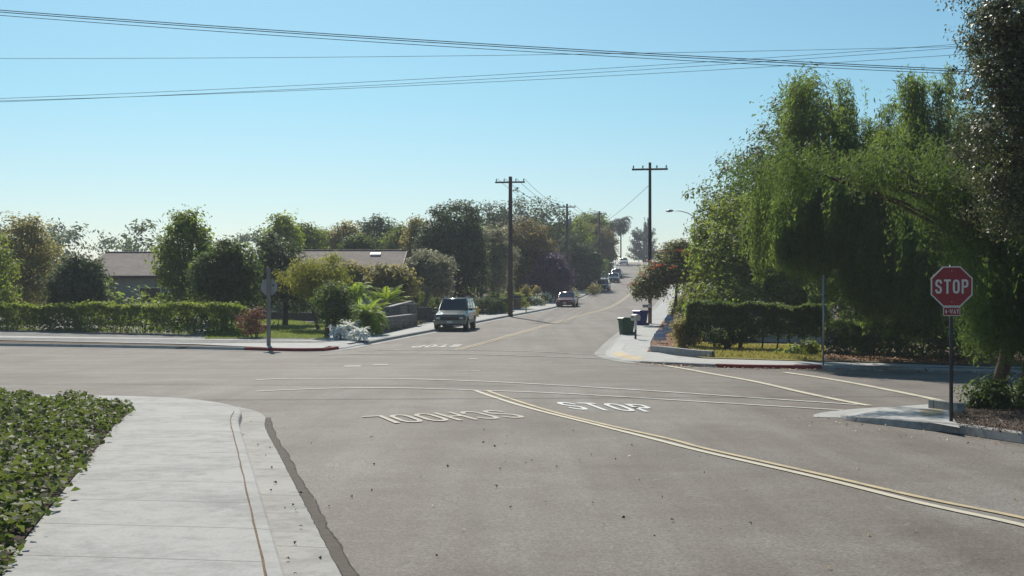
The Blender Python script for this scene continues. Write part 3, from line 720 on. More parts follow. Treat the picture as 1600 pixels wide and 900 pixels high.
# ------------------------------------------------------------------ small things on the far-left lawn
t = thing('post_box', 'small weathered box on two thin legs standing on the lawn', 'post box', P(438, 512, .16), R(10))
for s in (-.13, .13):
    bm = B(); tube(bm, [(s, 0, -.05), (s * .8, 0, .85)], .022, 6); obj('leg', bm, 'greywood', t)
bm = B(); prism(bm, [(-.16, .85), (.16, .85), (.18, 1.1), (0, 1.26), (-.18, 1.1)], -.15, .15); bb = obj('box', bm, 'greywood', t)
bm = B(); cyl(bm, (0, -.155, 1.02), (0, 1, 0), .04, .02, 10); obj('opening', bm, 'blackmetal', bb)
t = thing('irrigation_pipe', 'black bent irrigation pipe standing on the lawn beside the wooden post', 'pipe', P(430, 511, .16))
bm = B(); tube(bm, [(-.12, 0, -.05), (-.12, 0, .2), (-.08, 0, .27), (.0, 0, .27)], .03, 8); obj('riser', bm, 'blackmetal', t)
bm = B(); tube(bm, [(.12, 0, -.05), (.12, 0, .12), (.16, 0, .17), (.26, 0, .16)], .03, 8); obj('elbow', bm, 'blackmetal', t)
t = thing('garden_stake', 'thin pale stake standing in the middle of the lawn', 'stake', P(475.5, 510, .16))
bm = B(); tube(bm, [(0, 0, -.05), (0, 0, .28)], .012, 6); obj('rod', bm, 'signwhite', t)
bm = B(); box(bm, (0, 0, .29), (.05, .02, .05)); obj('cap', bm, 'signwhite', t)

# ------------------------------------------------------------------ house behind the garden
MT['shingle'] = shingle()
MT['stucco'] = plain('beige_stucco', (.34, .31, .27), .9, 0, .1, 2, .2)
MT['trim'] = plain('brown_trim', (.06, .045, .038), .7)
MT['glass'] = glassmat('window_glass')
def house(label, loc, L, run, eave, rise, over=.5, skylight=None, wins=()):
    t = thing('house', label, 'house', loc)
    W = run * 2 - 2 * over
    bm = B(); prism(bm, [(over, -.3), (over + W, -.3), (over + W, eave), (run, eave + rise * (1 - over / run)), (over, eave)], .4, L - .4, (1, 2, 0)); obj('walls', bm, 'stucco', t)
    th = .16
    for s in (0, 1):
        y0, y1 = (0, run) if s == 0 else (2 * run, run)
        bm = B(); prism(bm, [(y0, eave - .05), (y1, eave + rise - .05), (y1, eave + rise - .05 + th), (y0, eave - .05 + th)], 0, L, (1, 2, 0))
        rf = obj('roof', bm, 'shingle', t)
        if s == 0 and skylight:
            sx, k = skylight; a = math.atan2(rise, run)
            bm = B(); box(bm, (sx, run * k, eave + rise * k + .17), (.8, .55, .16), Matrix.Rotation(a, 3, 'X'), .02); sk = obj('skylight', bm, 'signwhite', rf)
            bm = B(); box(bm, (sx, run * k - .012, eave + rise * k + .255), (.62, .38, .02), Matrix.Rotation(a, 3, 'X')); obj('pane', bm, 'signwhite', sk)
    bm = B(); cyl(bm, (L / 2, run, eave + rise + .11), (1, 0, 0), .09, L, 8); obj('ridge', bm, 'shingle', t)
    for s in (0, 1):
        bm = B(); x0, x1 = ((L - .001, L + .06) if s else (-.06, .001))
        for a_, b_ in ((0, run), (2 * run, run)):
            prism(bm, [(a_, eave - .17), (b_, eave + rise - .17), (b_, eave + rise + .1), (a_, eave + .1)], x0, x1, (1, 2, 0))
        obj('barge_board', bm, 'trim', t)
    bm = B(); box(bm, (L / 2, -.02, eave + .02), (L, .04, .2)); obj('fascia', bm, 'trim', t)
    for x, z, w, h in wins:
        bm = B(); box(bm, (x, over - .02, z), (w + .16, .06, h + .16), None, .01); f = obj('window', bm, 'signwhite', t)
        bm = B(); box(bm, (x, over - .055, z), (w, .02, h)); obj('pane', bm, 'glass', f)
        bm = B(); box(bm, (x, over - .07, z - h / 2 - .1), (w + .3, .12, .06)); obj('sill', bm, 'signwhite', f)
    # gable vent on the right-hand end
    bm = B(); box(bm, (L - .385, run, eave + rise * .55), (.05, .5, .6), None, .01); obj('vent', bm, 'trim', t)
    return t
hx = (428 - 800) / 20.0
house('low house with brown shingle roof and one white skylight', (hx, 93.0, zg(96)), 10.35, 7.2, 2.85, 2.28, .5, (8.05, .82), [(2.5, 1.5, 1.4, 1.1), (5.2, 1.5, 1.4, 1.1), (8.3, 1.5, 1.2, 1.0)])

# ------------------------------------------------------------------ vehicles
MT['chrome'] = plain('chrome', (.55, .55, .55), .15, 1.0, .05)
MT['tyre'] = plain('tyre_rubber', (.02, .02, .02), .85)
MT['rim'] = plain('alloy_rim', (.38, .38, .38), .35, .8)
MT['carglass'] = glassmat('car_glass', (.012, .022, .026), .04)
MT['lamp'] = plain('lamp_lens', (.55, .56, .57), .12, .2)
MT['trimblack'] = plain('black_trim', (.02, .02, .022), .5)
MT['plate'] = plain('number_plate_white', (.65, .65, .66), .5)
def carpaint(name, col, metal=.35): return plain(name, col, .2, metal, .05, 3, 0, .32)
def loft(bm, secs):
    """join cross-sections (lists of (y,z)) standing at their x"""
    rows = [[bm.verts.new((x, y, z)) for y, z in s] for x, s in secs]; n = len(rows[0])
    for a, b in zip(rows, rows[1:]):
        for k in range(n): bm.faces.new((a[k], a[(k + 1) % n], b[(k + 1) % n], b[k]))
    bm.faces.new(rows[0]); bm.faces.new(rows[-1][::-1]); return bm
def car(name, label, cat, loc, fwd, paint, spec, lower=None, group='cars parked along the hill road', rack=False):
    """spec: length, width, list of (x from nose 0..1, bottom, shoulder, top, width factor), cabin (x base front, roof front, roof rear, base rear), belt, roof, wheel radius, axles"""
    L, W, body, cab, belt, roof, wr, ax = spec
    rz = math.atan2(fwd[1], fwd[0]); t = thing(name, label, cat, loc, rz, group)
    X = lambda k: L / 2 - k * L
    bm = B(); secs = []
    for k, zb, zs, zt, wf in body:
        w = W / 2 * wf
        half = [(w * .90, zb), (w * .985, zb + (zs - zb) * .35), (w, zs), (w * .965, zs + (zt - zs) * .7), (w * .86, zt), (w * .45, zt + .022)]
        secs.append((X(k), half + [(-y, z) for y, z in half[::-1]]))
    loft(bm, secs); b = obj('body', bm, paint, t, False)
    md = b.modifiers.new('soft', 'BEVEL'); md.width = .035; md.segments = 2; md.limit_method = 'ANGLE'; md.angle_limit = R(24)
    wb, wt = W / 2 * .93, W / 2 * .76
    x0, x1, x2, x3 = (X(k) for k in cab)
    lo = [(x0, wb * .94), (x3, wb * .96)]; hi = [(x1, wt), (x2, wt * .98)]
    bm = B(); v = [bm.verts.new(p) for p in [(x0, wb, belt - .03), (x3, wb, belt - .03), (x3, -wb, belt - .03), (x0, -wb, belt - .03), (x1, wt, roof), (x2, wt, roof), (x2, -wt, roof), (x1, -wt, roof)]]
    for f in ((4, 5, 6, 7), (0, 1, 5, 4), (1, 2, 6, 5), (2, 3, 7, 6), (3, 0, 4, 7), (3, 2, 1, 0)): bm.faces.new([v[i] for i in f])
    bmesh.ops.bevel(bm, geom=bm.edges[:], offset=.06, segments=3, affect='EDGES'); c = obj('cabin', bm, paint, t, True)
    def pane(nm, q, inset, out, mat='carglass'):
        q = [Vector(p) for p in q]; ce = sum(q, Vector()) / 4; n = (q[1] - q[0]).cross(q[3] - q[0]).normalized()
        if n.dot(ce - Vector((0, 0, (belt + roof) / 2))) < 0: n = -n
        ins = [p + (ce - p).normalized() * inset for p in q]
        bm = B(); a = [bm.verts.new(p + n * out) for p in ins]; d_ = [bm.verts.new(p - n * .02) for p in ins]
        bm.faces.new(a); bm.faces.new(d_[::-1])
        for i in range(4): bm.faces.new((a[i], d_[i], d_[(i + 1) % 4], a[(i + 1) % 4]))
        return obj(nm, bm, mat, t)
    pane('windshield', [(x0, wb, belt), (x0, -wb, belt), (x1, -wt, roof), (x1, wt, roof)], .10, .006)
    pane('rear_window', [(x3, wb, belt), (x3, -wb, belt), (x2, -wt, roof), (x2, wt, roof)], .12, .006)
    n_w = 3 if L > 4.9 else 2
    for s in (1, -1):
        for i in range(n_w):
            def e(k, z0):
                xa = x0 + (x3 - x0) * k; xb = x1 + (x2 - x1) * k
                return ((xa, wb * s, belt), (xb, wt * s, roof))
            a0, a1 = e((i + .06) / n_w, 0), e((i + .94) / n_w, 0)
            pane('side_window', [a0[0], a1[0], a1[1], a0[1]], .07, .005)
        xm = x0 - .12
        bm = B(); box(bm, (xm, s * (wb + .14), belt + .07), (.12, .2, .16), None, .03); obj('mirror', bm, 'trimblack' if lower else paint, t)
        for a in ax:
            bm = B(); cyl(bm, (X(a), s * (W / 2 - .13), wr + .03), (0, 1, 0), wr * 1.14, .27, 24); obj('wheel_arch', bm, 'trimblack', t)
            bm = B(); cyl(bm, (X(a), s * (W / 2 - .10), wr), (0, 1, 0), wr, .23, 24); bmesh.ops.bevel(bm, geom=[e_ for e_ in bm.edges if len(e_.link_faces) == 2 and any(len(f.verts) > 6 for f in e_.link_faces)], offset=.03, segments=2, affect='EDGES')
            wheel = obj('wheel', bm, 'tyre', t)
            bm = B(); cyl(bm, (X(a), s * (W / 2 + .018), wr), (0, 1, 0), wr * .64, .02, 18); obj('rim', bm, 'rim', wheel)
        bm = B(); tz = body[0][3]
        box(bm, (L / 2 - (.0 if lower else .04), s * W * .345, tz - .15), (.12, W * (.12 if lower else .19), .14), None, .03); obj('headlight', bm, 'lamp', t)
        bm = B(); box(bm, (-L / 2 + .02, s * W * .40, body[-1][3] - .18), (.08, W * .12, .25), None, .02); obj('tail_light', bm, 'signred', t)
    tz = body[0][3]; zb = body[0][1]
    bm = B(); box(bm, (L / 2 + .0, 0, tz - .17), (.06, W * (.8 if lower else .46), .2), None, .03); obj('grille', bm, 'trimblack', t)
    bm = B(); box(bm, (L / 2 - .03, 0, zb + .12), (.20, W * .97, .24), None, .05); bp = obj('front_bumper', bm, lower or paint, t)
    bm = B(); box(bm, (L / 2 + .075, 0, zb + .13), (.012, .32, .14), None, .003); obj('number_plate', bm, 'plate', bp)
    bm = B(); box(bm, (L / 2 + .02, 0, zb - .02), (.1, W * .7, .1), None, .02); obj('lower_grille', bm, 'trimblack', bp)
    if lower:
        for s in (1, -1):
            bm = B(); box(bm, (0, s * W / 2 * .985, zb + .12), (L * .44, .05, .20), None, .015); obj('side_cladding', bm, lower, t)
    if rack:
        for s in (1, -1):
            bm = B(); tube(bm, [(x1 - .15, s * wt * .86, roof + .01), (x1 - .25, s * wt * .86, roof + .08), (x2 + .3, s * wt * .86, roof + .08), (x2 + .2, s * wt * .86, roof + .01)], .02, 6); obj('roof_rail', bm, 'trimblack', t)
    return t
SUV = (5.1, 1.98, [(0, .42, .70, .93, .90), (.02, .38, .72, 1.0, .97), (.16, .36, .78, 1.12, 1.0), (.28, .36, .80, 1.21, 1.0), (.6, .36, .82, 1.19, 1.0), (.95, .38, .82, 1.18, .99), (1, .44, .78, 1.12, .95)], (.27, .39, .93, .985), 1.19, 1.88, .385, (.17, .78))
SEDAN = (4.55, 1.78, [(0, .30, .5, .66, .82), (.025, .24, .52, .72, .93), (.15, .22, .56, .82, .99), (.28, .22, .6, .92, 1), (.6, .22, .62, .94, 1), (.84, .22, .62, 1.0, .99), (.97, .26, .6, .98, .94), (1, .36, .58, .86, .86)], (.25, .42, .68, .87), .90, 1.43, .32, (.19, .80))
HATCH = (4.2, 1.75, [(0, .30, .55, .72, .82), (.03, .24, .56, .8, .94), (.15, .22, .6, .9, .99), (.26, .22, .64, .98, 1), (.6, .22, .66, 1.0, 1), (.94, .24, .66, 1.0, .97), (1, .34, .62, .92, .9)], (.22, .40, .86, .97), .96, 1.55, .32, (.19, .81))
VAN = (5.0, 1.95, [(0, .35, .62, .9, .88), (.03, .3, .66, 1.0, .96), (.12, .28, .72, 1.12, 1), (.2, .28, .74, 1.2, 1), (.6, .28, .76, 1.2, 1), (.96, .3, .76, 1.2, .99), (1, .38, .72, 1.14, .95)], (.13, .25, .95, .99), 1.16, 2.0, .36, (.17, .78))
def tangent(y):
    j = min(range(len(ctr)), key=lambda i: abs(ctr[i].y - y)); return (ctr[min(j + 1, len(ctr) - 1)] - ctr[max(0, j - 2)]).normalized()
def parked(px, py, spec, toward=True, yaw=0):
    """px, py: middle of the near axle on the road"""
    a = P(px, py); d = tangent(a.y); f = -d if toward else d
    f = Matrix.Rotation(R(yaw), 2) @ f
    k = (.5 - spec[7][0]) if toward else (spec[7][1] - .5)
    c = Vector((a.x, a.y)) - f * spec[0] * k if toward else Vector((a.x, a.y)) + f * spec[0] * k
    return (c.x, c.y, zg(c.y) + .005), f
def put(name, label, px, py, spec, col, metal=.35, cat='car', **k):
    yaw = k.pop('yaw', 0); toward = k.pop('toward', True)
    loc, f = parked(px, py, spec, toward, yaw)
    o = car(name, label, cat, loc, f, carpaint(name + '_paint_' + str(px), col, metal), spec, **k)
    # lean with the slope of the road
    s = (zg(loc[1] + 2) - zg(loc[1] - 2)) / 4; o.rotation_euler = (0, math.atan(s) * (1 if toward else -1) * abs(f.y), o.rotation_euler[2])
    return o
MT['beige_clad'] = plain('beige_cladding', (.27, .24, .185), .5, .2)
put('utility_car', 'large silver grey utility car with roof rack parked by the stone wall', 706, 516.8, SUV, (.075, .10, .098), .15, lower='beige_clad', rack=True, cat='suv', yaw=5)
put('red_car', 'dark red sedan parked at the kerb beyond the utility poles', 884, 479.8, SEDAN, (.14, .005, .010), .1)
put('dark_car', 'black hatchback with glinting windshield, first of the pair up the hill', 941.5, 455, HATCH, (.018, .02, .025), .3)
put('dark_car', 'dark blue grey sedan parked close behind the black hatchback', 958, 441.5, SEDAN, (.035, .045, .06), .4)
put('dark_car', 'dark hatchback tucked behind the blue grey sedan on the steep part', 963, 435, HATCH, (.04, .042, .045), .3)
put('white_car', 'white sedan parked at the top of the hill below the palm', 974.5, 413.2, SEDAN, (.62, .62, .60), .0)
put('dark_car', 'dark grey van-like car at the crest behind the white sedan', 985, 409.5, VAN, (.09, .09, .095), .3)
lv = GX(543, 84.5, .3)
car('white_van', 'white van in the driveway, mostly hidden by palm leaves', 'van', (lv.x, lv.y, zg(lv.y) + .45), (1.0, -.28), carpaint('van_white', (.72, .72, .70), 0), VAN, group=None)
lv = GX(588, 86.5, .3)
car('grey_car', 'grey sedan standing in the driveway beside the white van', 'car', (lv.x, lv.y, zg(lv.y) + .45), (1.0, -.35), carpaint('sedan_grey', (.16, .16, .175), .3), SEDAN, group=None)

# ------------------------------------------------------------------ poles and wires
def utility_pole(label, loc, h, r, mat='pole', arms=1, rz=0.0, transformer=False, foot=None):
    t = thing('utility_pole', label, 'utility pole', loc, rz, 'wooden utility poles')
    bm = B(); tube(bm, [(0, 0, -.2), (0, 0, h * .5), (0, 0, h)], [r, r * .88, r * .72], 12); obj('shaft', bm, mat, t, True)
    if foot:
        bm = B(); tube(bm, [(0, 0, -.1), (0, 0, foot)], [r * 1.04, r * 1.03], 12); obj('foot', bm, 'tanpole', t, True)
        bm = B(); tube(bm, [(0, 0, foot), (0, 0, foot + .28)], [r * 1.1, r * 1.1], 12); obj('band', bm, 'signwhite', t, True)
        bm = B(); box(bm, (-.3, -.05, foot + .1), (.34, .12, .2), None, .02); obj('meter_box', bm, 'galv', t)
    for k in range(arms):
        z = h - .45 - k * 1.1
        bm = B(); box(bm, (0, -r - .03, z), (2.3, .1, .12), None, .01); arm = obj('crossarm', bm, mat, t)
        for x in (-1.05, -.45, .45, 1.05):
            bm = B(); tube(bm, [(x, -r - .03, z + .06), (x, -r - .03, z + .12), (x, -r - .03, z + .2), (x, -r - .03, z + .26)], [.02, .045, .05, .02], 8); obj('insulator', bm, 'galv', arm)
    if transformer:
        bm = B(); tube(bm, [(.36, 0, h - 2.9), (.36, 0, h - 2.85), (.36, 0, h - 2.0), (.36, 0, h - 1.95)], [.2, .25, .25, .2], 14); obj('transformer', bm, 'galv', t, True)
    for k in range(6):
        bm = B(); tube(bm, [(-r * .9, -.05, 2.4 + k * .45), (-r - .14, -.05, 2.4 + k * .45)], .012, 5); obj('step_bolt', bm, 'darksteel', t)
    return t
def top(p, h): return Vector((p[0], p[1], p[2] + h))
p1 = P(797.5, 492.5, .13); utility_pole('dark thick utility pole on the sidewalk beside brick pillar mailbox', p1, 10.6, .19, transformer=False, rz=R(-8))
p2 = P(887, 470, .13); p2 = GX(886, 168); utility_pole('slim dark utility pole behind the dark round tree', p2, 11.5, .19, rz=R(-8), transformer=True)
p3 = GX(936.5, 205); utility_pole('distant utility pole against orange tinted trees below the palm', p3, 11.0, .17, rz=R(-8))
p4 = P(1015.5, 506, .13); utility_pole('dark utility pole with tan foot and white band on right sidewalk', p4, 10.4, .125, rz=R(-8), foot=1.05)
p5 = GX(777, 122); t = thing('slim_pole', 'thin grey-green pole between hedge and thick utility pole', 'pole', p5)
bm = B(); tube(bm, [(0, 0, -.1), (0, 0, 7.2)], [.13, .09], 10); obj('shaft', bm, 'greywood', t, True)
bm = B(); tube(bm, [(0, 0, 7.2), (0, 0, 7.26)], [.09, .03], 10); obj('cap', bm, 'galv', t)
def street_lamp(label, loc, h, arm, rz, r=.075):
    t = thing('street_lamp', label, 'street lamp', loc, rz)
    bm = B(); tube(bm, [(0, 0, -.1), (0, 0, h)], [r, r * .6], 10); obj('pole', bm, 'galv', t, True)
    bm = B(); tube(bm, [(0, 0, h - .25), (arm * .3, 0, h + .12), (arm * .65, 0, h + .3), (arm, 0, h + .33)], [.045, .04, .035, .03], 8); obj('arm', bm, 'galv', t, True)
    bm = B(); tube(bm, [(arm - .05, 0, h + .33), (arm + .1, 0, h + .33), (arm + .4, 0, h + .31), (arm + .62, 0, h + .29)], [.05, .11, .13, .05], 10); obj('lamp_head', bm, 'galv', t, True)
    return t
street_lamp('grey street lamp with curved arm reaching over the road by red flowers', GX(1085, 118), 8.6, 2.0, R(180))
t = thing('slim_pole', 'pale tan pole with flat top left of the dark round tree', 'pole', GX(882.5, 165))
bm = B(); tube(bm, [(0, 0, -.1), (0, 0, 5.1)], [.16, .13], 10); obj('shaft', bm, 'tanpole', t, True)
bm = B(); tube(bm, [(0, 0, 5.1), (0, 0, 5.15)], [.12, .1], 10); obj('cap', bm, 'galv', t)
t = thing('slim_pole', 'thin pale grey pole behind the red sedan', 'pole', GX(874, 160))
bm = B(); tube(bm, [(0, 0, -.1), (0, 0, 5.9)], [.13, .10], 10); obj('shaft', bm, 'greywood', t, True)
bm = B(); tube(bm, [(0, 0, 5.9), (0, 0, 5.95)], [.08, .03], 10); obj('cap', bm, 'galv', t)
MT['wire'] = plain('black_wire', (.02, .021, .025), .6)
def wire(label, a, b, sag, r, group, cat='power line'):
    a = Vector(a); b = Vector(b); bm = B()
    pts = [a.lerp(b, k / 24) - Vector((0, 0, 4 * sag * (k / 24) * (1 - k / 24))) for k in range(25)]
    tube(bm, pts, r, 6); return tag(obj('power_line', bm, 'wire'), label, cat, group)
hi = 'black power lines sagging across the sky'
def sky_wire(y0, y1, sagpx, Y0, Y1, r, label):
    """a wire whose height at the photo's columns 913 and 1508 is y0, y1"""
    s = (y1 - y0) / 595; xa, xb = -260, 2050
    wire(label, AT(xa, y0 + s * (xa - 913), Y0), AT(xb, y1 + s * (xb - 1508), Y1), sagpx, r, hi)
sky_wire(64, 99, .32, 46, 46, .014, 'heaviest black power line, dropping to the right, uppermost of its bundle')
sky_wire(67, 102, .32, 46, 46, .014, 'black power line dropping to the right, second of the descending bundle')
sky_wire(71, 105.5, .34, 46, 46, .011, 'black power line dropping to the right, lowest of the descending bundle')
sky_wire(92, 56, .42, 50, 50, .008, 'thin power line rising to the right, uppermost of the three crossing ones')
sky_wire(97, 61, .44, 50, 50, .008, 'thin power line rising to the right, middle of the three crossing ones')
sky_wire(103, 72, .44, 50, 50, .008, 'thin power line rising to the right, lowest of the three crossing ones')
sky_wire(73, 64, .3, 52, 52, .008, 'thin nearly level power line crossing above the rising ones')
lg = 'wires strung between the poles up the hill'
for k, dx in enumerate((-1.05, -.45, .45, 1.05)):
    nm = ('outer left', 'inner left', 'inner right', 'outer right')[k]
    wire(nm + ' wire from thick utility pole to the slim dark pole', (p1.x + dx, p1.y - .2, p1.z + 10.45), (p2.x + dx, p2.y - .2, p2.z + 11.3), .9, .014, lg)
    wire(nm + ' wire from slim dark pole to the distant pole', (p2.x + dx, p2.y - .2, p2.z + 11.3), (p3.x + dx, p3.y - .2, p3.z + 10.85), 1.0, .018, lg)
wire('service wire from thick utility pole to the shingle-roofed house', (p1.x, p1.y, p1.z + 8.3), (hx + 10.0, 99.8, zg(96) + 5.3), .7, .014, lg)
wire('service wire from right-hand utility pole over the road to slim dark pole', (p4.x, p4.y, p4.z + 9.0), (p2.x, p2.y, p2.z + 7.2), .9, .014, lg)
wire('lower telephone wire between thick utility pole and slim dark pole', (p1.x, p1.y, p1.z + 7.4), (p2.x, p2.y, p2.z + 7.6), 1.5, .022, lg)
wire('second telephone wire between thick utility pole and slim dark pole', (p1.x, p1.y, p1.z + 6.8), (p2.x, p2.y, p2.z + 7.0), 1.7, .022, lg)
wire('telephone wire between slim dark pole and the distant pole', (p2.x, p2.y, p2.z + 7.2), (p3.x, p3.y, p3.z + 7.2), 2.4, .03, lg)

# ------------------------------------------------------------------ vegetation
L_ = leafmat
MT['lf_dark'] = L_('dark_green_leaf', (.018, .036, .014), (.066, .100, .034), (.20, .28, .05), .32)
MT['lf_darkblue'] = L_('blue_green_leaf', (.024, .040, .025), (.085, .112, .060), (.17, .23, .09), .28)
MT['lf_mid'] = L_('mid_green_leaf', (.030, .055, .012), (.115, .155, .030), (.32, .40, .05), .42)
MT['lf_bright'] = L_('bright_green_leaf', (.055, .095, .012), (.17, .22, .026), (.42, .5, .05), .45)
MT['lf_yellow'] = L_('yellow_green_leaf', (.075, .095, .016), (.215, .215, .048), (.42, .42, .06), .42)
MT['lf_olive'] = L_('olive_tan_leaf', (.075, .068, .025), (.28, .24, .10), (.42, .38, .11), .4, accent=(.36, .20, .08), acc=.14)
MT['lf_grey'] = L_('grey_green_leaf', (.075, .08, .05), (.36, .34, .25), (.36, .36, .18), .34)
MT['lf_pine'] = L_('grey_pine_needle', (.030, .040, .033), (.075, .085, .068), (.08, .10, .05), .2)
MT['lf_rust'] = L_('rusty_leaf', (.060, .060, .026), (.19, .16, .065), (.32, .25, .08), .34, accent=(.30, .13, .045), acc=.18)
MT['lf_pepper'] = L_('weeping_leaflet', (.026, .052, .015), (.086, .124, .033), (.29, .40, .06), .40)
MT['lf_pepper_dark'] = L_('shaded_weeping_leaflet', (.020, .042, .014), (.062, .094, .028), (.20, .30, .05), .34)  # darker copy of the weeping leaflet, with shade put into its colour
MT['lf_ficus'] = L_('leathery_leaf', (.020, .032, .016), (.10, .112, .062), (.17, .20, .07), .2, .32)
MT['lf_red'] = L_('red_brown_leaf', (.10, .045, .032), (.20, .09, .06), (.25, .10, .06), .3)
MT['lf_purple'] = L_('purple_tinted_leaf', (.055, .038, .062), (.15, .10, .155), (.2, .13, .2), .3)  # leaf colour shifted to a dull purple
MT['lf_coral'] = L_('coral_tree_leaf', (.040, .052, .022), (.17, .165, .085), (.30, .32, .10), .34, .38)
MT['lf_white'] = L_('silver_white_leaf', (.48, .49, .47), (.80, .80, .78), (.7, .72, .66), .4)
MT['lf_palm'] = L_('palm_leaflet', (.05, .10, .012), (.16, .24, .030), (.42, .52, .05), .45)
MT['petal'] = L_('red_orange_petal', (.34, .060, .030), (.50, .13, .065), (.48, .12, .05), .3)
MT['petal_pink'] = L_('pink_petal', (.5, .14, .15), (.75, .3, .3), (.6, .2, .2), .35)
MT['petal_white'] = L_('white_petal', (.6, .6, .57), (.85, .85, .82), (.6, .6, .55), .35)

def quads(name, V, mat, parent):
    """V: (n,4,3) corners of leaves -> one mesh"""
    n = len(V); me = bpy.data.meshes.new(name)
    me.vertices.add(n * 4); me.vertices.foreach_set('co', V.reshape(-1).astype(np.float32))
    me.loops.add(n * 4); me.loops.foreach_set('vertex_index', np.arange(n * 4, dtype=np.int32))
    me.polygons.add(n); me.polygons.foreach_set('loop_start', np.arange(0, n * 4, 4, dtype=np.int32))
    me.update(calc_edges=True); me.validate()
    return obj(name, me, mat, parent)
def unit(v): return v / np.maximum(1e-9, np.linalg.norm(v, axis=-1, keepdims=True))
def rdir(n): return unit(rng.normal(size=(n, 3)))
def leaves(c, nrm, L, W, along=None, jit=.35, fold=.12):
    n = len(c); nrm = unit(nrm)
    t = rdir(n) if along is None else unit(along + rng.normal(size=(n, 3)) * jit)
    t = unit(t - nrm * (t * nrm).sum(1, keepdims=True)); b = np.cross(nrm, t)
    s = rng.uniform(.7, 1.3, (n, 1)); L = L * s; W = W * s
    up = nrm * W * fold * 2
    return np.stack([c - t * L / 2, c + b * W / 2 + up, c + t * L / 2, c - b * W / 2 + up], 1)
def crown_pts(blobs, n, clump, per, shell=.55, rough=.22):
    """clumps of leaves spread through rounded masses: blobs are (centre, radii)"""
    w = np.array([r[0] * r[2] + r[1] * r[2] for _, r in blobs]); w = w / w.sum(); out = []; nrm = []
    for (c, r), k in zip(blobs, w):
        nc = max(6, int(n * k / per)); d = rdir(nc); d[:, 2] = np.where((d[:, 2] < -.45) & (rng.random(nc) < .6), -d[:, 2], d[:, 2])
        lump = 1 + rough * (np.sin(d[:, 0] * 4 + c[0]) * np.sin(d[:, 1] * 4 + c[1] * 2) * 1.2 + np.sin(d[:, 2] * 6 + d[:, 0] * 3 + c[2]) * .7)
        far = rng.random(nc) < .13
        rad = np.where(far, rng.uniform(1.0, 1.14, nc), (shell + (1 - shell) * rng.random(nc) ** .6)) * lump
        cc = np.array(c) + d * np.array(r) * rad[:, None]
        size = clump * rng.uniform(.55, 1.45, (nc, 1)) * np.where(far, .6, 1.0)[:, None]
        g = np.clip(rng.normal(size=(nc, per, 3)), -1.7, 1.7) * size[:, :, None] * np.array([1, 1, .75]); pts = cc[:, None] + g
        nn = d[:, None] * .7 + unit(g) * .5 + np.array([0, 0, .35]) + rng.normal(size=(nc, per, 3)) * .45
        out.append(pts.reshape(-1, 3)); nrm.append(nn.reshape(-1, 3))
    return np.concatenate(out), np.concatenate(nrm)
def px_blobs(Y, specs, root, depth=1.0):
    """masses measured on the photograph: (column, row, half width, half height[, metres nearer or farther])"""
    out = []
    for s in specs:
        dy = s[4] if len(s) > 4 else 0.0; y = Y + dy; k = y / F
        c = Vector(((s[0] - 800) * k, y, CH - (s[1] - HY) * k)) - root
        rx, rz = s[2] * k, s[3] * k
        out.append((tuple(c), (rx, min(max(rx, rz * .6), 5.0) * depth, rz)))
    return out
def limbs(bm, base, blobs, r, seed=0, thin=False):
    rr = random.Random(seed); base = Vector(base)
    big = max(blobs, key=lambda b: b[1][0] * b[1][2]); cen = Vector(big[0])
    fork = base.lerp(cen, .45); fork.z = max(base.z + .3, cen.z - big[1][2] * .75)
    mid = base.lerp(fork, .5) + Vector((rr.uniform(-.08, .08), rr.uniform(-.08, .08), 0)) * (fork - base).length
    tube(bm, [base - Vector((0, 0, .25)), base + Vector((0, 0, .12)), mid, fork], [r * 1.35, r * 1.05, r * .88, r * .75], 10)
    for c, rad in blobs:
        c = Vector(c); reach = Vector((c.x - base.x, c.y - base.y)).length > 3.6 and big[1][0] > 1 and thin
        if reach:
            m = fork.lerp(c, .5) + Vector((0, 0, rad[2] * .7)); tube(bm, [fork, m, c + Vector((0, 0, rad[2] * .45))], [r * .34, r * .22, r * .06], 6); continue
        for k in range(3):
            e = c + Vector((rr.uniform(-.6, .6) * rad[0], rr.uniform(-.6, .6) * rad[1], rr.uniform(-.1, .65) * rad[2]))
            m = fork.lerp(e, .5) + Vector((rr.uniform(-.2, .2), rr.uniform(-.2, .2), rr.uniform(0, .25))) * rad[2] * .5
            tube(bm, [fork - Vector((0, 0, .05)), m, e], [r * .5, r * .3, r * .08], 6)
    return bm
def tree(name, label, Y, base_px, specs, mat, n, leaf=(.22, .11), clump=.35, per=26, r=.14, bark='bark', group=None, shell=.5, rough=.22, depth=1.0, cat='tree', lean=None, trunks=None, zoff=.1, flowers=None, gauze=None):
    root = GX(base_px, Y, zoff); t = thing(name, label, cat, root, 0, group)
    bl = px_blobs(Y, specs, root, depth)
    bm = B()
    for k, dx in enumerate(trunks or [0]): limbs(bm, (dx, 0, 0), bl, r, int(base_px * 7 + k))
    obj('trunk', bm, bark, t, True)
    c, nn = crown_pts(bl, n, clump, per, shell, rough)
    keep = c[:, 2] > .05
    quads('crown', leaves(c[keep], nn[keep], leaf[0], leaf[1]), mat, t)
    if flowers:
        fm, fn, fs = flowers; ce = []
        for px, py, dy in fn:
            y = Y + dy; p = AT(px, py, y) - root
            g = rng.normal(size=(11, 3)) * np.array([fs * 1.3, fs, fs * .7]); ce.append(np.array(p) + g)
        ce = np.concatenate(ce); quads('blossom', leaves(ce, rdir(len(ce)) + np.array([0, -.6, .4]), .16, .09), fm, t)
    return t
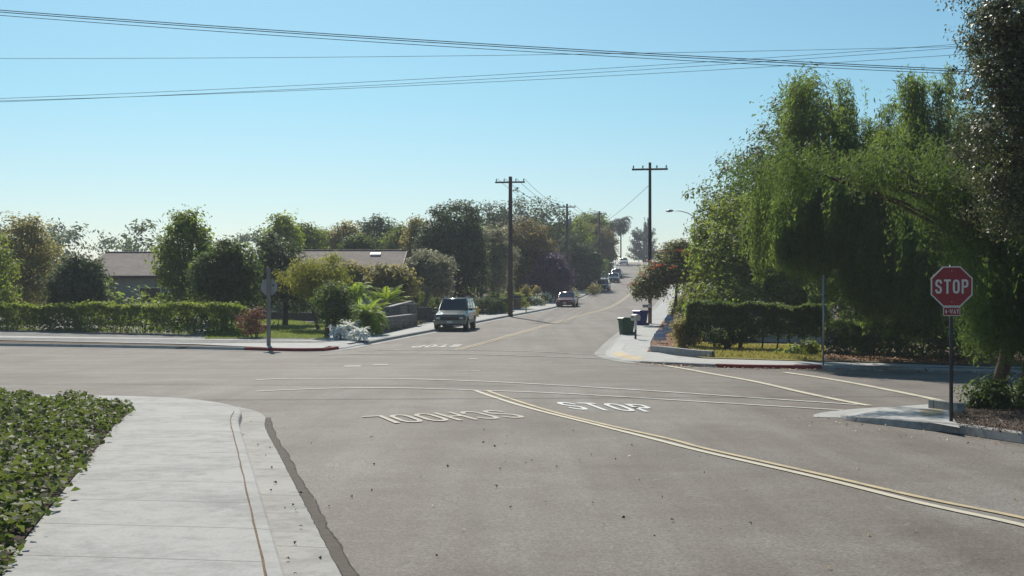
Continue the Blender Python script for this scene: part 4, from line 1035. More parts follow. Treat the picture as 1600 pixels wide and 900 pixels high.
def bush(name, label, Y, specs, mat, n, leaf=(.12, .06), clump=.16, per=22, group=None, cat='bush', zoff=.12, petals=None, stems=True, shell=.45, depth=1.0):
    px = specs[0][0]
    if Y is None: Y = P(px, max(q[1] + q[3] for q in specs) - 1, zoff).y
    root = GX(px, Y, zoff); t = thing(name, label, cat, root, 0, group)
    bl = px_blobs(Y, specs, root, depth); c, nn = crown_pts(bl, n, clump, per, shell, .18); keep = c[:, 2] > .02
    quads('foliage', leaves(c[keep], nn[keep], *leaf), mat, t)
    if stems:
        bm = B(); rr = random.Random(int(px * 3 + Y))
        for k in range(7):
            b = bl[k % len(bl)]; e = Vector(b[0]) + Vector((rr.uniform(-.6, .6) * b[1][0], rr.uniform(-.5, .5) * b[1][1], rr.uniform(-.2, .5) * b[1][2]))
            f = Vector((e.x * .25, e.y * .25, -.1)); tube(bm, [f, f.lerp(e, .5) + Vector((0, 0, .05)), e], [.028, .02, .008], 5)
        obj('stem', bm, 'bark', t)
    if petals:
        pm, k, s = petals; i = rng.choice(len(c), k); p = c[i] + nn[i] * .06
        quads('blossom', leaves(p, nn[i] + np.array([0, -.4, .6]), s, s * .8), pm, t)
    return t
def fronds(bm_pts, origin, n, length, droop, leaf, up=(.2, 1.2), tilt=0, arc=(0, 2 * math.pi), step=.05):
    """arching fronds with paired leaflets -> (leaf quads, list of ribs)"""
    V = []; ribs = []
    for k in range(n):
        a = arc[0] + (arc[1] - arc[0]) * (k + rng.uniform(-.3, .3)) / n; el = rng.uniform(*up); Lf_ = length * rng.uniform(.8, 1.15)
        m = int(Lf_ / step); s = np.linspace(0, 1, m)
        h = np.stack([np.cos(a) * np.ones(m), np.sin(a) * np.ones(m), np.zeros(m)], 1)
        ang = el - droop * s ** 1.4 * rng.uniform(.8, 1.2)
        dirs = h * np.cos(ang)[:, None] + np.array([0, 0, 1]) * np.sin(ang)[:, None]
        pts = np.array(origin) + np.cumsum(dirs * (Lf_ / m), 0); side = np.array([-np.sin(a), np.cos(a), 0.0])
        ribs.append(pts)
        for sg in (1, -1):
            ll = leaf[0] * np.sin(np.pi * np.clip(s * .86 + .12, 0, 1)) ** .6
            d = unit(dirs * .55 + side * sg * .85 + np.array([0, 0, -.22]) + rng.normal(size=(m, 3)) * .07); c = pts + d * ll[:, None] / 2
            nrm = unit(np.cross(d, dirs) * sg + rng.normal(size=(m, 3)) * .12); b = np.cross(nrm, d); w = leaf[1]
            V.append(np.stack([c - d * ll[:, None] / 2, c + b * w / 2, c + d * ll[:, None] / 2, c - b * w / 2], 1))
    return np.concatenate(V), ribs
def palm(name, label, loc, h, n, length, droop, leaf, mat='lf_palm', r=.12, up=(.2, 1.2), group=None, cat='palm', bark='bark', step=.06, skirt=0):
    t = thing(name, label, cat, loc, 0, group); bm = B()
    if h > .2:
        tube(bm, [(0, 0, -.2), (0, 0, .1), (.02, 0, h * .5), (0, 0, h * .97), (0, 0, h)], [r * 1.4, r * 1.1, r * .92, r, r * 1.15], 10); obj('trunk', bm, bark, t, True)
    V, ribs = fronds(None, (0, 0, h), n, length, droop, leaf, up, step=step)
    if skirt:
        V2, r2 = fronds(None, (0, 0, h - .1), skirt, length * .8, .5, leaf, (-1.25, -.6), step=step); V = np.concatenate([V, V2]); ribs += r2
    quads('crown', V, mat, t)
    bm = B()
    for p in ribs: tube(bm, [tuple(q) for q in p[::max(1, len(p) // 6)]], .012, 4, False)
    obj('rib', bm, mat, t); return t
def weeping(name, label, Y, base_px, domes, n, mat, zmin, Lr=(1.2, 4.5), leaf=(.24, .045), r=.22, group=None, lean=None, trunks=((0, 0),), inner=9000, bark='bark'):
    root = GX(base_px, Y, .1); t = thing(name, label, 'tree', root, 0, group); bl = px_blobs(Y, domes, root)
    bm = B()
    for k, (dx, dy) in enumerate(trunks): limbs(bm, (dx, dy, 0), bl, r, 11 + k, True)
    obj('trunk', bm, bark, t, True)
    w = np.array([q[1][0] * q[1][2] for q in bl]); w /= w.sum(); C = []; D = []
    for (c, rad), k in zip(bl, w):
        nb = max(5, int(n * k / 26))                      # boughs, each carrying a bundle of strands of like length
        d = rdir(nb); d[:, 2] = np.abs(d[:, 2]) * 1.1 - .3; d = unit(d)
        d[:, 1] = np.where((d[:, 1] > .3) & (rng.random(nb) < .7), -d[:, 1], d[:, 1])
        hub = np.array(c) + d * np.array(rad) * rng.uniform(.62, 1.05, (nb, 1)); blen = rng.uniform(Lr[0], Lr[1], nb) * rng.uniform(.6, 1.2, nb); spread = rng.uniform(.14, .42, nb)
        for i in range(nb):
            az = np.arctan2(d[i, 1], d[i, 0]); gap = rng.uniform(0, .55)
            for j in range(26):
                st = hub[i] + rng.normal(size=3) * spread[i] * np.array([1, 1, .5]); ln = blen[i] * rng.uniform(.55, 1.05)
                ln = min(ln, max(.3, st[2] - (float(zmin(root.x + st[0], az)) + gap + rng.uniform(0, .4))))
                q = max(2, int(ln / .11)); s = np.linspace(0, 1, q)[:, None]
                p = st + d[i] * np.array([1, 1, 0]) * min(.7, ln * .2) * np.sqrt(s) + np.array([0, 0, -1]) * ln * s ** 1.1 + rng.normal(size=(q, 3)) * .03 + (hub[i] - st) * np.array([1, 1, 0]) * .35 * s
                for _ in range(2):
                    C.append(p + rng.normal(size=(q, 3)) * .045); D.append(np.array([0, 0, -.9]) + d[i] * .2 + rng.normal(size=(q, 3)) * .4)
    C = np.concatenate(C); D = np.concatenate(D); nn = rng.normal(size=(len(C), 3)) * .8 + unit(C - np.array(bl[0][0])) * .8
    quads('crown', leaves(C, nn, leaf[0], leaf[1], D, .1), mat, t)
    if inner:
        c, n2 = crown_pts([(q, tuple(.8 * np.array(rd))) for q, rd in bl], inner, .35, 24, .1)
        quads('inner_crown', leaves(c, n2, leaf[0] * 1.1, leaf[1] * 1.4), mat, t)
    return t
def hedge(label, a, b, z0, z1, th, mat, n, leaf=(.10, .06), name='hedge', trunks=0, cat='hedge', zoff=.12):
    a = Vector(a[:2]); b = Vector(b[:2]); L = (b - a).length; d = (b - a).normalized()
    t = thing(name, label, cat, (a.x, a.y, zg(a.y) + zoff), math.atan2(d.y, d.x))
    u = rng.random((n, 3)); side = rng.integers(0, 5, n); p = np.zeros((n, 3)); nr = np.zeros((n, 3))
    p[:, 0] = u[:, 0] * L; p[:, 1] = (u[:, 1] - .5) * th; p[:, 2] = z0 + u[:, 2] * (z1 - z0)
    for s, (ax, v, nv) in enumerate(((1, -th / 2, (0, -1, 0)), (1, th / 2, (0, 1, 0)), (2, z1, (0, 0, 1)), (1, -th / 2, (0, -1, 0)), (2, z1, (0, 0, 1)))):
        m = side == s; p[m, ax] = v - np.array(nv)[ax] * rng.exponential(.07, m.sum()); nr[m] = nv
    wob = .07 * np.sin(p[:, 0] * .9 + n) + .06 * np.sin(p[:, 0] * 2.3) + .05 * np.sin(p[:, 0] * 5.1 + p[:, 2] * 3) + .03 * np.sin(p[:, 0] * 13)
    p[:, 1] += wob * np.sign(p[:, 1]); p[:, 2] += wob * (p[:, 2] > (z0 + z1) / 2) + rng.normal(size=n) * .03
    low = p[:, 2] < z0 + .25; p[low, 2] += rng.uniform(-.25, .1, low.sum())
    p += rng.normal(size=(n, 3)) * .035
    sp_ = rng.random(n) < .05; p[sp_ & (p[:, 2] > (z0 + z1) / 2), 2] += rng.uniform(.03, .2)
    hole = (np.sin(p[:, 0] * 1.7 + n) * np.sin(p[:, 2] * 4.1 + p[:, 0] * .6) > .82); ok = ~(hole & (rng.random(n) < .75)); p, nr = p[ok], nr[ok]
    quads('foliage', leaves(p, nr + rng.normal(size=p.shape) * .6, *leaf), mat, t)
    rr = random.Random(n)
    for k in range(max(3, min(14, trunks or int(L / 1.2)))):
        bm = B(); x = L * (k + .5 + rr.uniform(-.3, .3)) / max(3, min(14, trunks or int(L / 1.2))); q = .1 if k == (trunks or 0) // 3 else .04
        tube(bm, [(x, 0, -.1), (x + rr.uniform(-.1, .1), 0, z0 * .7), (x + rr.uniform(-.2, .2), 0, z0 + (z1 - z0) * .6)], [q, q * .8, q * .4], 7)
        obj('trunk', bm, 'bark', t, True)
    return t

# ---- right of the hill road
tree('flower_tree', 'leaning tree with red-orange blossoms over the right sidewalk', 81.5, 1046,
     [(1040, 432, 34, 26), (1018, 447, 26, 20, -1), (1072, 415, 34, 34, 1), (1092, 440, 24, 28, 1.5), (1058, 398, 26, 18, 1), (1002, 455, 14, 12, -1)], 'lf_coral', 12500, (.26, .09), .22, 20, .12, 'graybark',
     flowers=('petal', [(1036, 392, -1.6), (1063, 391, -1.2), (1020, 411, -1.8), (1035, 413, -1.8), (1017, 420, -2), (1006, 430, -2), (1049, 417, -1.8), (987, 443, -1.6), (1122, 418, -.8), (1028, 413, -1.8), (1075, 398, -1.2)], .12))
tree('broadleaf_tree', 'tall bushy broadleaf tree with sunlit green leaves behind the flower tree', 68, 1150,
     [(1150, 425, 62, 62), (1110, 392, 34, 44, 2), (1195, 400, 60, 70, 1), (1225, 450, 55, 46, -1), (1120, 475, 52, 32, -2), (1165, 480, 50, 26, -3), (1240, 480, 50, 30, 0), (1160, 345, 60, 40, 3)], 'lf_mid', 30000, (.19, .12), .30, 22, .2)
tree('shade_tree', 'very tall dark tree behind the broadleaf tree, its top in the sky', 80, 1215,
     [(1215, 300, 100, 80), (1262, 220, 70, 70), (1150, 340, 64, 46), (1262, 165, 30, 46, 0), (1290, 360, 80, 90), (1240, 420, 90, 70)], 'lf_dark', 30000, (.26, .13), .5, 26, .3)
weeping('pepper_tree', 'tall weeping pepper tree with glowing hanging strands behind the clipped hedge', 52, 1350,
        [(1330, 300, 150, 110, -1), (1400, 330, 120, 150, -4), (1262, 340, 70, 90, -3), (1440, 220, 90, 110, -3), (1275, 190, 60, 70, -1), (1450, 400, 70, 100, -5), (1370, 430, 50, 56, -4), (1350, 462, 40, 40, -5), (1420, 470, 60, 44, -5), (1490, 450, 60, 60, -4), (1530, 330, 90, 130, -2), (1222, 372, 40, 34, -4), (1318, 440, 26, 50, -5), (1400, 500, 56, 30, -5), (1348, 492, 32, 28, -5.3), (1470, 500, 44, 30, -5), (1440, 480, 60, 40, -5.5)], 7600, 'lf_pepper',
        lambda x, az: np.clip(.72 + .28 * np.abs(x - 16.2) ** 1.2, .7, 4.0), (1.4, 5.6), (.22, .042), .3, inner=7000)
tree('shade_tree', 'dark backing tree under the hanging pepper strands by the rendered wall', 68, 1420,
     [(1400, 460, 110, 70), (1300, 470, 60, 50), (1490, 440, 90, 90), (1560, 420, 90, 110), (1450, 330, 120, 90)], 'lf_dark', 22000, (.24, .13), .45, 26, .25)
bush('bush', 'bright yellow-green bush at the foot of the flower tree', 90, [(1066, 478, 17, 16), (1060, 487, 12, 12), (1076, 487, 14, 12)], 'lf_yellow', 3000, (.14, .08), .16)
bush('bush', 'pink flowering bush between yellow-green bush and hedge end', 70, [(1068, 500, 13, 9), (1076, 503, 10, 8)], 'lf_grey', 1600, (.11, .06), .12, petals=('petal_pink', 90, .10))
bush('bush', 'reddish green bush ending the hedge above the mulch bed', 56.5, [(1063, 520, 14, 19), (1074, 515, 14, 17), (1070, 536, 12, 15), (1083, 528, 14, 22)], 'lf_olive', 5200, (.095, .055), .13, shell=.35)
hedge('long dark clipped hedge raised on bare stems above dry grass', GX(1080, 56.5), GX(1296, 53), .78, 1.92, 1.1, 'lf_dark', 26000, (.11, .065), trunks=9)
hedge('dark ragged hedge continuing under the pepper strands', GX(1300, 52), GX(1560, 47), .1, 1.35, 1.2, 'lf_dark', 17000, (.13, .07), trunks=6)
tree('small_tree', 'small dark hedge tree with a stout forked trunk over the dry grass', 54.3, 1137,
     [(1137, 526, 20, 12), (1122, 528, 16, 10), (1152, 528, 16, 10)], 'lf_dark', 2600, (.11, .065), .14, 20, .17, zoff=.14)
bush('bush', 'loose pale-leaved shrub under the clipped hedge near the thin pole', 51, [(1250, 550, 18, 8), (1268, 546, 14, 11), (1232, 552, 12, 6)], 'lf_mid', 700, (.15, .09), .14)
# ---- near right corner
weeping('pepper_tree', 'nearest weeping pepper tree with two trunks on the shaded corner', 29.5, 1574,
        [(1610, 370, 95, 120), (1670, 320, 130, 150, 1), (1585, 430, 75, 90, -1.2), (1650, 440, 90, 90, -1), (1560, 490, 52, 50, -1.3), (1610, 520, 50, 44, -1.4), (1535, 520, 28, 34, -1), (1660, 500, 70, 60, -1), (1420, 262, 80, 46, 2.0), (1300, 268, 90, 44, 2.6), (1210, 262, 60, 36, 3.0), (1480, 290, 60, 40, 1)], 7000, 'lf_pepper_dark',  # the boughs reaching left over the road are unseen, added to shade the corner
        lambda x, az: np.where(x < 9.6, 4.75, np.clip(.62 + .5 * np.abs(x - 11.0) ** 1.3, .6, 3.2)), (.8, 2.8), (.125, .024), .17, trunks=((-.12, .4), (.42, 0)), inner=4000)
tree('leathery_tree', 'huge dark leathery-leaved tree towering over the shaded corner', 25.5, 1745,
     [(1640, 120, 120, 130), (1700, 20, 160, 140), (1590, 230, 80, 90, -.6), (1600, 40, 72, 60, -.8), (1560, 55, 30, 46, -.6), (1690, 260, 130, 140), (1570, 130, 50, 50, -1), (1620, -60, 100, 80), (1590, 320, 62, 60, -.3)], 'lf_ficus', 90000, (.082, .042), .16, 34, .3, rough=.22, shell=.62)
bush('bush', 'low dark bush at the foot of the pepper trunks by the stop sign', 27.6, [(1538, 628, 30, 30), (1562, 640, 34, 28), (1522, 642, 14, 18), (1550, 606, 18, 16), (1580, 650, 34, 20)], 'lf_dark', 3000, (.10, .06), .13, shell=.3)
bush('bush', 'dark sprawling shrub at the right edge behind the stop sign', 28.2, [(1590, 640, 30, 26), (1620, 632, 30, 34), (1600, 612, 18, 16)], 'lf_dark', 1900, (.10, .06), .14)

# ---- left of the hill road
tree('feathery_tree', 'feathery yellow-green tree in front of the shingle roof', 74, 497,
     [(492, 424, 40, 15), (515, 434, 26, 18, -1), (474, 438, 38, 18, 1), (497, 452, 36, 18), (519, 410, 12, 12), (478, 418, 12, 8)], 'lf_yellow', 9000, (.24, .05), .26, 18, .11)
tree('small_tree', 'small dark tree with two stout trunks at the lawn edge', 66.3, 517, [(518, 484, 22, 16), (503, 470, 14, 14), (534, 474, 16, 20), (521, 456, 14, 12), (516, 500, 18, 9), (543, 490, 9, 12)], 'lf_dark', 3600, (.17, .08), .2, 22, .13, trunks=[-.2, .24])
tree('broadleaf_tree', 'dark bluish tree left of the feathery tree', 80, 446, [(446, 438, 40, 40), (420, 455, 30, 34), (472, 462, 30, 26), (432, 400, 34, 30)], 'lf_darkblue', 9000, (.22, .11), .32, 22, .16)
bush('bush', 'reddish-brown bush at the edge of the far-left lawn', 66, [(400, 500, 15, 20), (388, 508, 18, 18)], 'lf_red', 2300, (.11, .05), .13)
bush('bush', 'leafy yellow-green shrub row behind the lawn wall, left one', 93, [(446, 489, 12, 8), (462, 490, 14, 8)], 'lf_bright', 1500, (.2, .07), .16)
bush('bush', 'leafy yellow-green shrub row behind the lawn wall, right one', 93, [(487, 491, 14, 8), (503, 493, 14, 8)], 'lf_bright', 1500, (.2, .07), .16)
bush('bush', 'yellow-green croton bush under the dark bluish tree', 95, [(455, 476, 14, 11), (468, 482, 12, 9)], 'lf_yellow', 1300, (.24, .09), .18)
bush('bush', 'tangled green bush left of the white van', 92, [(490, 478, 18, 12), (510, 474, 16, 12), (478, 484, 12, 8)], 'lf_mid', 2000, (.2, .08), .18)
for k, (px, py, Y, s, lab) in enumerate([(546, 510, 58.5, 1.0, 'tallest silver-white leaved clump beside the two dark trunks'), (562, 522, 57.8, .7, 'low silver-white rosette spilling onto the sidewalk'), (532, 520, 58, .75, 'silver-white leaved clump nearest the dark trunks')]):
    palm('white_plant', lab, P(px, py + 15 * s, .14), .25, int(46 * s) + 10, .85 * s + .12, 1.7, (.12, .075), 'lf_white', .05, (.1, 1.5), 'silver-white plants by the sidewalk', 'plant', step=.035)
palm('cycad', 'arching sago palm above the block walls with long bright fronds', P(604, 505, .14), 1.15, 38, 1.75, 1.15, (.34, .04), 'lf_palm', .16, (.4, 1.4), 'palms by the driveway', step=.04)
palm('cycad', 'dense green palm clump beside the sidewalk, left of the stone block', P(573, 523, .14), .9, 64, 1.4, 1.6, (.36, .05), 'lf_palm', .22, (-.3, 1.4), 'palms by the driveway', step=.045)
palm('cycad', 'darker palm clump standing against the low wall', P(592, 512, .14), .8, 34, 1.15, 1.6, (.28, .045), 'lf_mid', .18, (-.1, 1.4), 'palms by the driveway', step=.045)
palm('cycad', 'drooping palm in front of the white van', P(556, 513, .14), 1.9, 34, 1.5, 1.8, (.36, .05), 'lf_palm', .12, (.2, 1.3), 'palms by the driveway', step=.05)
palm('cycad', 'small palm with arching pale frond behind the lawn', GX(480, 93), 1.3, 22, 1.6, 1.6, (.34, .05), 'lf_yellow', .1, (.2, 1.2), 'palms by the driveway', step=.05)
for k in range(9):
    q = Vector(XY(603, 519.2, .14)).lerp(Vector(XY(658, 508, .14)), k / 8)
    palm('rosette_plant', ('first', 'second', 'third', 'fourth', 'fifth', 'sixth', 'seventh', 'eighth', 'last')[k] + ' small grey rosette from the left along the low block wall', (q.x, q.y, zg(q.y) + .14), .06, 22, .30 + .05 * (k % 3), 1.0, (.05, .05), 'lf_grey' if k < 8 else 'lf_darkblue', .03, (.2, 1.4), 'rosettes along the low wall', 'plant', step=.05)
tree('small_tree', 'small olive-tan tree in front of the house, left one', 88, 552, [(548, 428, 20, 14), (565, 436, 18, 14), (538, 436, 12, 12)], 'lf_olive', 4200, (.26, .13), .25, 20, .1)
tree('small_tree', 'broad olive-tan tree hiding the middle of the house', 87, 604, [(604, 438, 30, 18), (585, 450, 26, 16), (626, 446, 24, 20), (610, 460, 30, 14)], 'lf_olive', 8500, (.26, .13), .26, 20, .13)
tree('magnolia_tree', 'pale grey-leaved tree with a bare leaning trunk by the brown wall', 96, 660, [(668, 412, 28, 18), (645, 428, 26, 16), (686, 430, 24, 22), (662, 444, 30, 16), (690, 452, 18, 14)], 'lf_grey', 9500, (.27, .12), .24, 20, .17, 'graybark')
bush('bush', 'dark undergrowth behind the brown wall below the pale tree', 100, [(640, 466, 24, 14), (610, 468, 20, 12), (690, 474, 18, 14)], 'lf_dark', 3600, (.2, .1), .24)
tree('dense_tree', 'broad dense dark evergreen behind the parked utility car', 112, 705,
     [(705, 400, 48, 62), (690, 440, 42, 44), (728, 440, 36, 50), (712, 352, 40, 34), (676, 400, 28, 48), (735, 392, 24, 44), (700, 470, 46, 16)], 'lf_darkblue', 26000, (.27, .14), .34, 26, .3, shell=.7, rough=.1)
hedge('clipped dark block hedge beside the yellow fire hydrant', P(747, 491.5, .14), P(781, 489, .14), .02, 1.22, 1.6, 'lf_darkblue', 6500, (.12, .07))
bush('bush', 'green-yellow shrub leaning over the end of the block hedge', 103, [(784, 482, 10, 10), (774, 470, 14, 12)], 'lf_bright', 1600, (.17, .08), .18)
for k, (px, py, w, h, Y, lab) in enumerate([(796, 458, 10, 20, 126, 'pale conical shrub partly behind the thick utility pole'), (821, 462, 12, 16, 124, 'pale conical shrub in the middle of the row of three'), (839, 462, 10, 14, 127, 'pale conical shrub nearest the white flowers')]):
    bush('conical_shrub', lab, Y, [(px, py + h * .45, w, h * .5), (px, py - h * .1, w * .7, h * .5), (px, py - h * .6, w * .35, h * .4)], 'lf_olive' if k else 'lf_grey', 1600, (.2, .09), .16, 20, 'pale conical shrubs', 'shrub')
bush('bush', 'small bright green bush right of the brick pillar mailbox', 117, [(812, 467, 8, 8), (815, 476, 9, 7)], 'lf_bright', 1100, (.16, .08), .15)
for k, (px, py, Y, lab) in enumerate([(838, 471, None, 'white flowering shrub, nearest of the row at the kerb'), (852, 467, None, 'white flowering shrub in the middle of the row at the kerb'), (866, 464, None, 'white flowering shrub farthest up the row at the kerb')]):
    bush('flowering_shrub', lab, Y, [(px, py, 9, 7), (px + 5, py + 2, 7, 6)], 'lf_mid', 900, (.17, .08), .16, 20, 'white flowering shrubs at the kerb', 'shrub', petals=('petal_white', 260, .17))
tree('round_tree', 'dark round-headed tree with a short trunk beside the road', 172, 906, [(912, 420, 26, 28), (896, 432, 20, 22), (926, 420, 13, 24), (910, 398, 18, 16), (905, 445, 20, 9)], 'lf_darkblue', 12000, (.36, .18), .4, 22, .3)
tree('purplish_tree', 'purple-tinted tree with dull foliage behind the red sedan', 136, 858, [(858, 432, 26, 24), (843, 446, 20, 18), (875, 440, 18, 22), (862, 412, 20, 14)], 'lf_purple', 8500, (.3, .15), .36, 22, .2)
tree('rusty_tree', 'tree with rusty orange tinted top behind the thick utility pole', 140, 822, [(822, 376, 40, 34), (806, 400, 32, 30), (840, 398, 30, 34), (825, 426, 36, 30), (812, 444, 30, 16)], 'lf_rust', 15000, (.31, .15), .4, 22, .25)
tree('loose_tree', 'loose light green tree between dense evergreen and thick utility pole', 118, 775, [(772, 384, 22, 30), (786, 410, 22, 30), (765, 425, 20, 26), (778, 446, 20, 18)], 'lf_grey', 8000, (.28, .12), .3, 18, .15, shell=.35)
tree('broadleaf_tree', 'light green tree above the slim dark pole', 182, 868, [(868, 376, 32, 24), (890, 390, 30, 30), (850, 394, 26, 26), (900, 366, 26, 20)], 'lf_mid', 11000, (.38, .18), .46, 22, .25)
tree('broadleaf_tree', 'large dark tree closing the view behind the rusty tree', 175, 800, [(800, 370, 60, 60), (850, 380, 60, 60), (760, 380, 40, 50), (820, 420, 70, 50)], 'lf_darkblue', 15000, (.42, .21), .6, 24, .35)
tree('rusty_tree', 'orange and green tree beside the distant utility pole', 225, 936, [(932, 386, 22, 26), (948, 398, 16, 24), (920, 372, 22, 20), (942, 372, 16, 14)], 'lf_rust', 9500, (.44, .22), .5, 22, .28)
tree('broadleaf_tree', 'tall green tree left of the palms at the hill top', 240, 915, [(912, 358, 22, 20), (932, 352, 16, 16), (900, 378, 22, 24)], 'lf_mid', 7500, (.5, .25), .6, 22, .3)
hedge('dark roadside hedge climbing towards the hill top', GX(936, 205), GX(957, 285), .1, 3.2, 2.4, 'lf_dark', 9000, (.34, .18))
bush('bush', 'dark shrub at the kerb beside the two climbing dark cars', None, [(925, 436, 12, 10), (915, 446, 12, 8)], 'lf_dark', 1500, (.26, .13), .3)
bush('bush', 'low bush on the verge left of the round-headed tree', None, [(895, 460, 10, 6), (880, 462, 8, 5)], 'lf_yellow', 800, (.22, .1), .22)
bush('bush', 'grassy bush on the verge right of the round-headed tree', None, [(930, 452, 9, 6), (922, 455, 7, 5)], 'lf_olive', 800, (.22, .1), .22)
palm('palm_tree', 'tall palm with hanging fronds beside the road at the hill top', GX(970, 288), 9.2, 34, 3.4, 2.3, (1.0, .14), 'lf_pine', .17, (.0, 1.2), 'palms at the hill top', bark='greywood', step=.16, skirt=10)
palm('palm_tree', 'palm with hanging fronds left of the tall roadside palm', GX(951, 282), 8.2, 34, 3.6, 2.4, (1.0, .14), 'lf_pine', .17, (.0, 1.2), 'palms at the hill top', bark='greywood', step=.16, skirt=14)
def pine(label, Y, px, top_px, half_px, n, mat='lf_pine', seed=1, base_z=None):
    root = GX(px, Y, 0.0); h = CH - (top_px - HY) / F * Y - root.z; w = half_px / F * Y; t = thing('pine_tree', label, 'tree', root)
    rr = random.Random(seed); bm = B(); tube(bm, [(0, 0, -.3), (0, 0, h * .5), (0, 0, h * .95)], [.4, .26, .05], 10); C = []; N = []
    for k in range(60):
        z0 = h * rr.uniform(.12, .8); a = rr.uniform(0, 6.28); out = w * (1 - (z0 / h) ** 1.6 * .55) * rr.uniform(.55, 1.0)
        s = Vector((0, 0, z0)); m = Vector((math.cos(a) * out * .7, math.sin(a) * out * .7, z0 + .05 * h)); e = Vector((math.cos(a) * out, math.sin(a) * out, z0 + h * rr.uniform(.12, .2)))
        tube(bm, [s, m, e], [.1, .07, .03], 5)
        q = n // 60; u = rng.random(q)[:, None]; p = np.where(u < .5, np.array(s) + (np.array(m) - np.array(s)) * (.4 + 1.2 * u), np.array(m) + (np.array(e) - np.array(m)) * (2 * u - 1))
        C.append(p + rng.normal(size=(q, 3)) * w * .055); N.append(rdir(q))
    obj('trunk', bm, 'graybark', t, True); C = np.concatenate(C); quads('crown', leaves(C, np.concatenate(N), .55, .16, np.tile(np.array([[0, 0, 1.0]]), (len(C), 1)), .7), mat, t); return t
pine('hazy grey pine with upswept branches beyond the crest of the road', 345, 1006, 350, 30, 7000)
pine('small hazy conifer right of the grey pine beyond the crest', 380, 1041, 374, 7, 1500, seed=4)
pine('slender dark pine top behind the grey pine and utility pole', 372, 1012, 336, 12, 2500, seed=8)
# trees above the shingle roof and behind the left gardens
bgs = [(470, 372, 34, 24, 132, 'lf_mid', 'mid green tree above the left end of the roof'), (500, 378, 26, 18, 140, 'lf_bright', 'light green tree above the shingle roof'), (538, 372, 30, 22, 138, 'lf_olive', 'olive tree above the middle of the roof'),
       (590, 366, 40, 28, 146, 'lf_darkblue', 'dark tree rising over the skylight'), (630, 376, 30, 24, 140, 'lf_mid', 'green tree above the right end of the roof'), (652, 372, 18, 34, 124, 'lf_olive', 'olive tree squeezed beside the dense evergreen'),
       (560, 384, 22, 14, 128, 'lf_dark', 'low dark tree just over the roof ridge'), (440, 368, 26, 34, 118, 'lf_bright', 'bright tree at the left end of the house'), (752, 384, 20, 34, 128, 'lf_mid', 'green tree filling the gap right of the dense evergreen')]
for k, (px, py, w, h, Y, m, lab) in enumerate(bgs):
    tree('garden_tree', lab, Y, px, [(px, py, w * .8, h * .8), (px - w * .5, py + h * .3, w * .6, h * .6), (px + w * .5, py + h * .25, w * .6, h * .6), (px + w * .1, py - h * .45, w * .45, h * .45), (px, py + h * 1.1, w, h * .7)], m, 5200, (.34, .16), .42, 20, .2, group='trees behind the gardens')
# the corner beyond the left frame of the opened view
house('beige house with brown roof among the trees left of the crossing street', ((150 - 800) / F * 104, 100, zg(104)), 11.0, 6.4, 2.9, 2.1, .5, None, [(2.0, 1.5, 1.3, 1.1), (5.4, 1.5, 1.6, 1.1), (8.6, 1.5, 1.2, 1.0)])
for px, Y, w, h, cy_, m, lab in [(350, 74, 50, 46, 420, 'lf_dark', 'dark rounded tree left of the wooden-post stop sign'), (290, 82, 42, 70, 392, 'lf_mid', 'wide green tree on the far-left corner'), (120, 76, 40, 38, 440, 'lf_darkblue', 'bluish tree further left along the crossing street'), (40, 88, 50, 66, 398, 'lf_olive', 'olive tree towards the left end of the crossing street'), (-40, 78, 60, 60, 410, 'lf_mid', 'green tree at the left edge of the view')]:
    tree('street_tree', lab, Y, px, [(px, cy_, w * .8, h * .8), (px - w * .5, cy_ + h * .35, w * .6, h * .6), (px + w * .55, cy_ + h * .3, w * .6, h * .6), (px + w * .15, cy_ - h * .5, w * .5, h * .45), (px - w * .3, cy_ + h * .95, w * .7, h * .5), (px + w * .4, cy_ + h * 1.0, w * .7, h * .5)], m, 11000, (.24, .12), .32, 22, .2, group='trees along the crossing street')
hedge('clipped green hedge along the left end of the crossing street', GX(-90, 76), GX(385, 68), .0, 1.35, 1.0, 'lf_mid', 30000, (.15, .08))
# the far hillside and the ground past the crest, as distant trees
def wood(name, label, spots, mat, n, leaf, clump):
    bl = [((x, y, zg(y) + h * .45), (w, w, h * .55)) for x, y, w, h in spots]; c, nn = crown_pts(bl, n, clump, 22, .6, .2)
    o = quads(name, leaves(c, nn, *leaf), mat, None); return tag(o, label, 'woodland', kind='stuff')
rr = random.Random(5); sp = []
for k in range(46):
    y = rr.uniform(165, 320); sp.append((rr.uniform(-95, -6 + (y - 165) * .02) if k % 2 else rr.uniform(-60, -2), y, rr.uniform(4, 6.5), rr.uniform(5.5, 9)))
for k in range(40):
    y = rr.uniform(100, 330); sp.append((rr.uniform(24 + y * .09, 120), y, rr.uniform(4, 7), rr.uniform(6.5, 11)))
wood('distant_trees', 'hazy mass of trees covering both sides of the hill', [s for s in sp if not (abs(s[0] - np.interp(s[1], [p.y for p in ctr], [p.x for p in ctr])) < 15)], 'lf_darkblue', 60000, (.7, .35), .8)

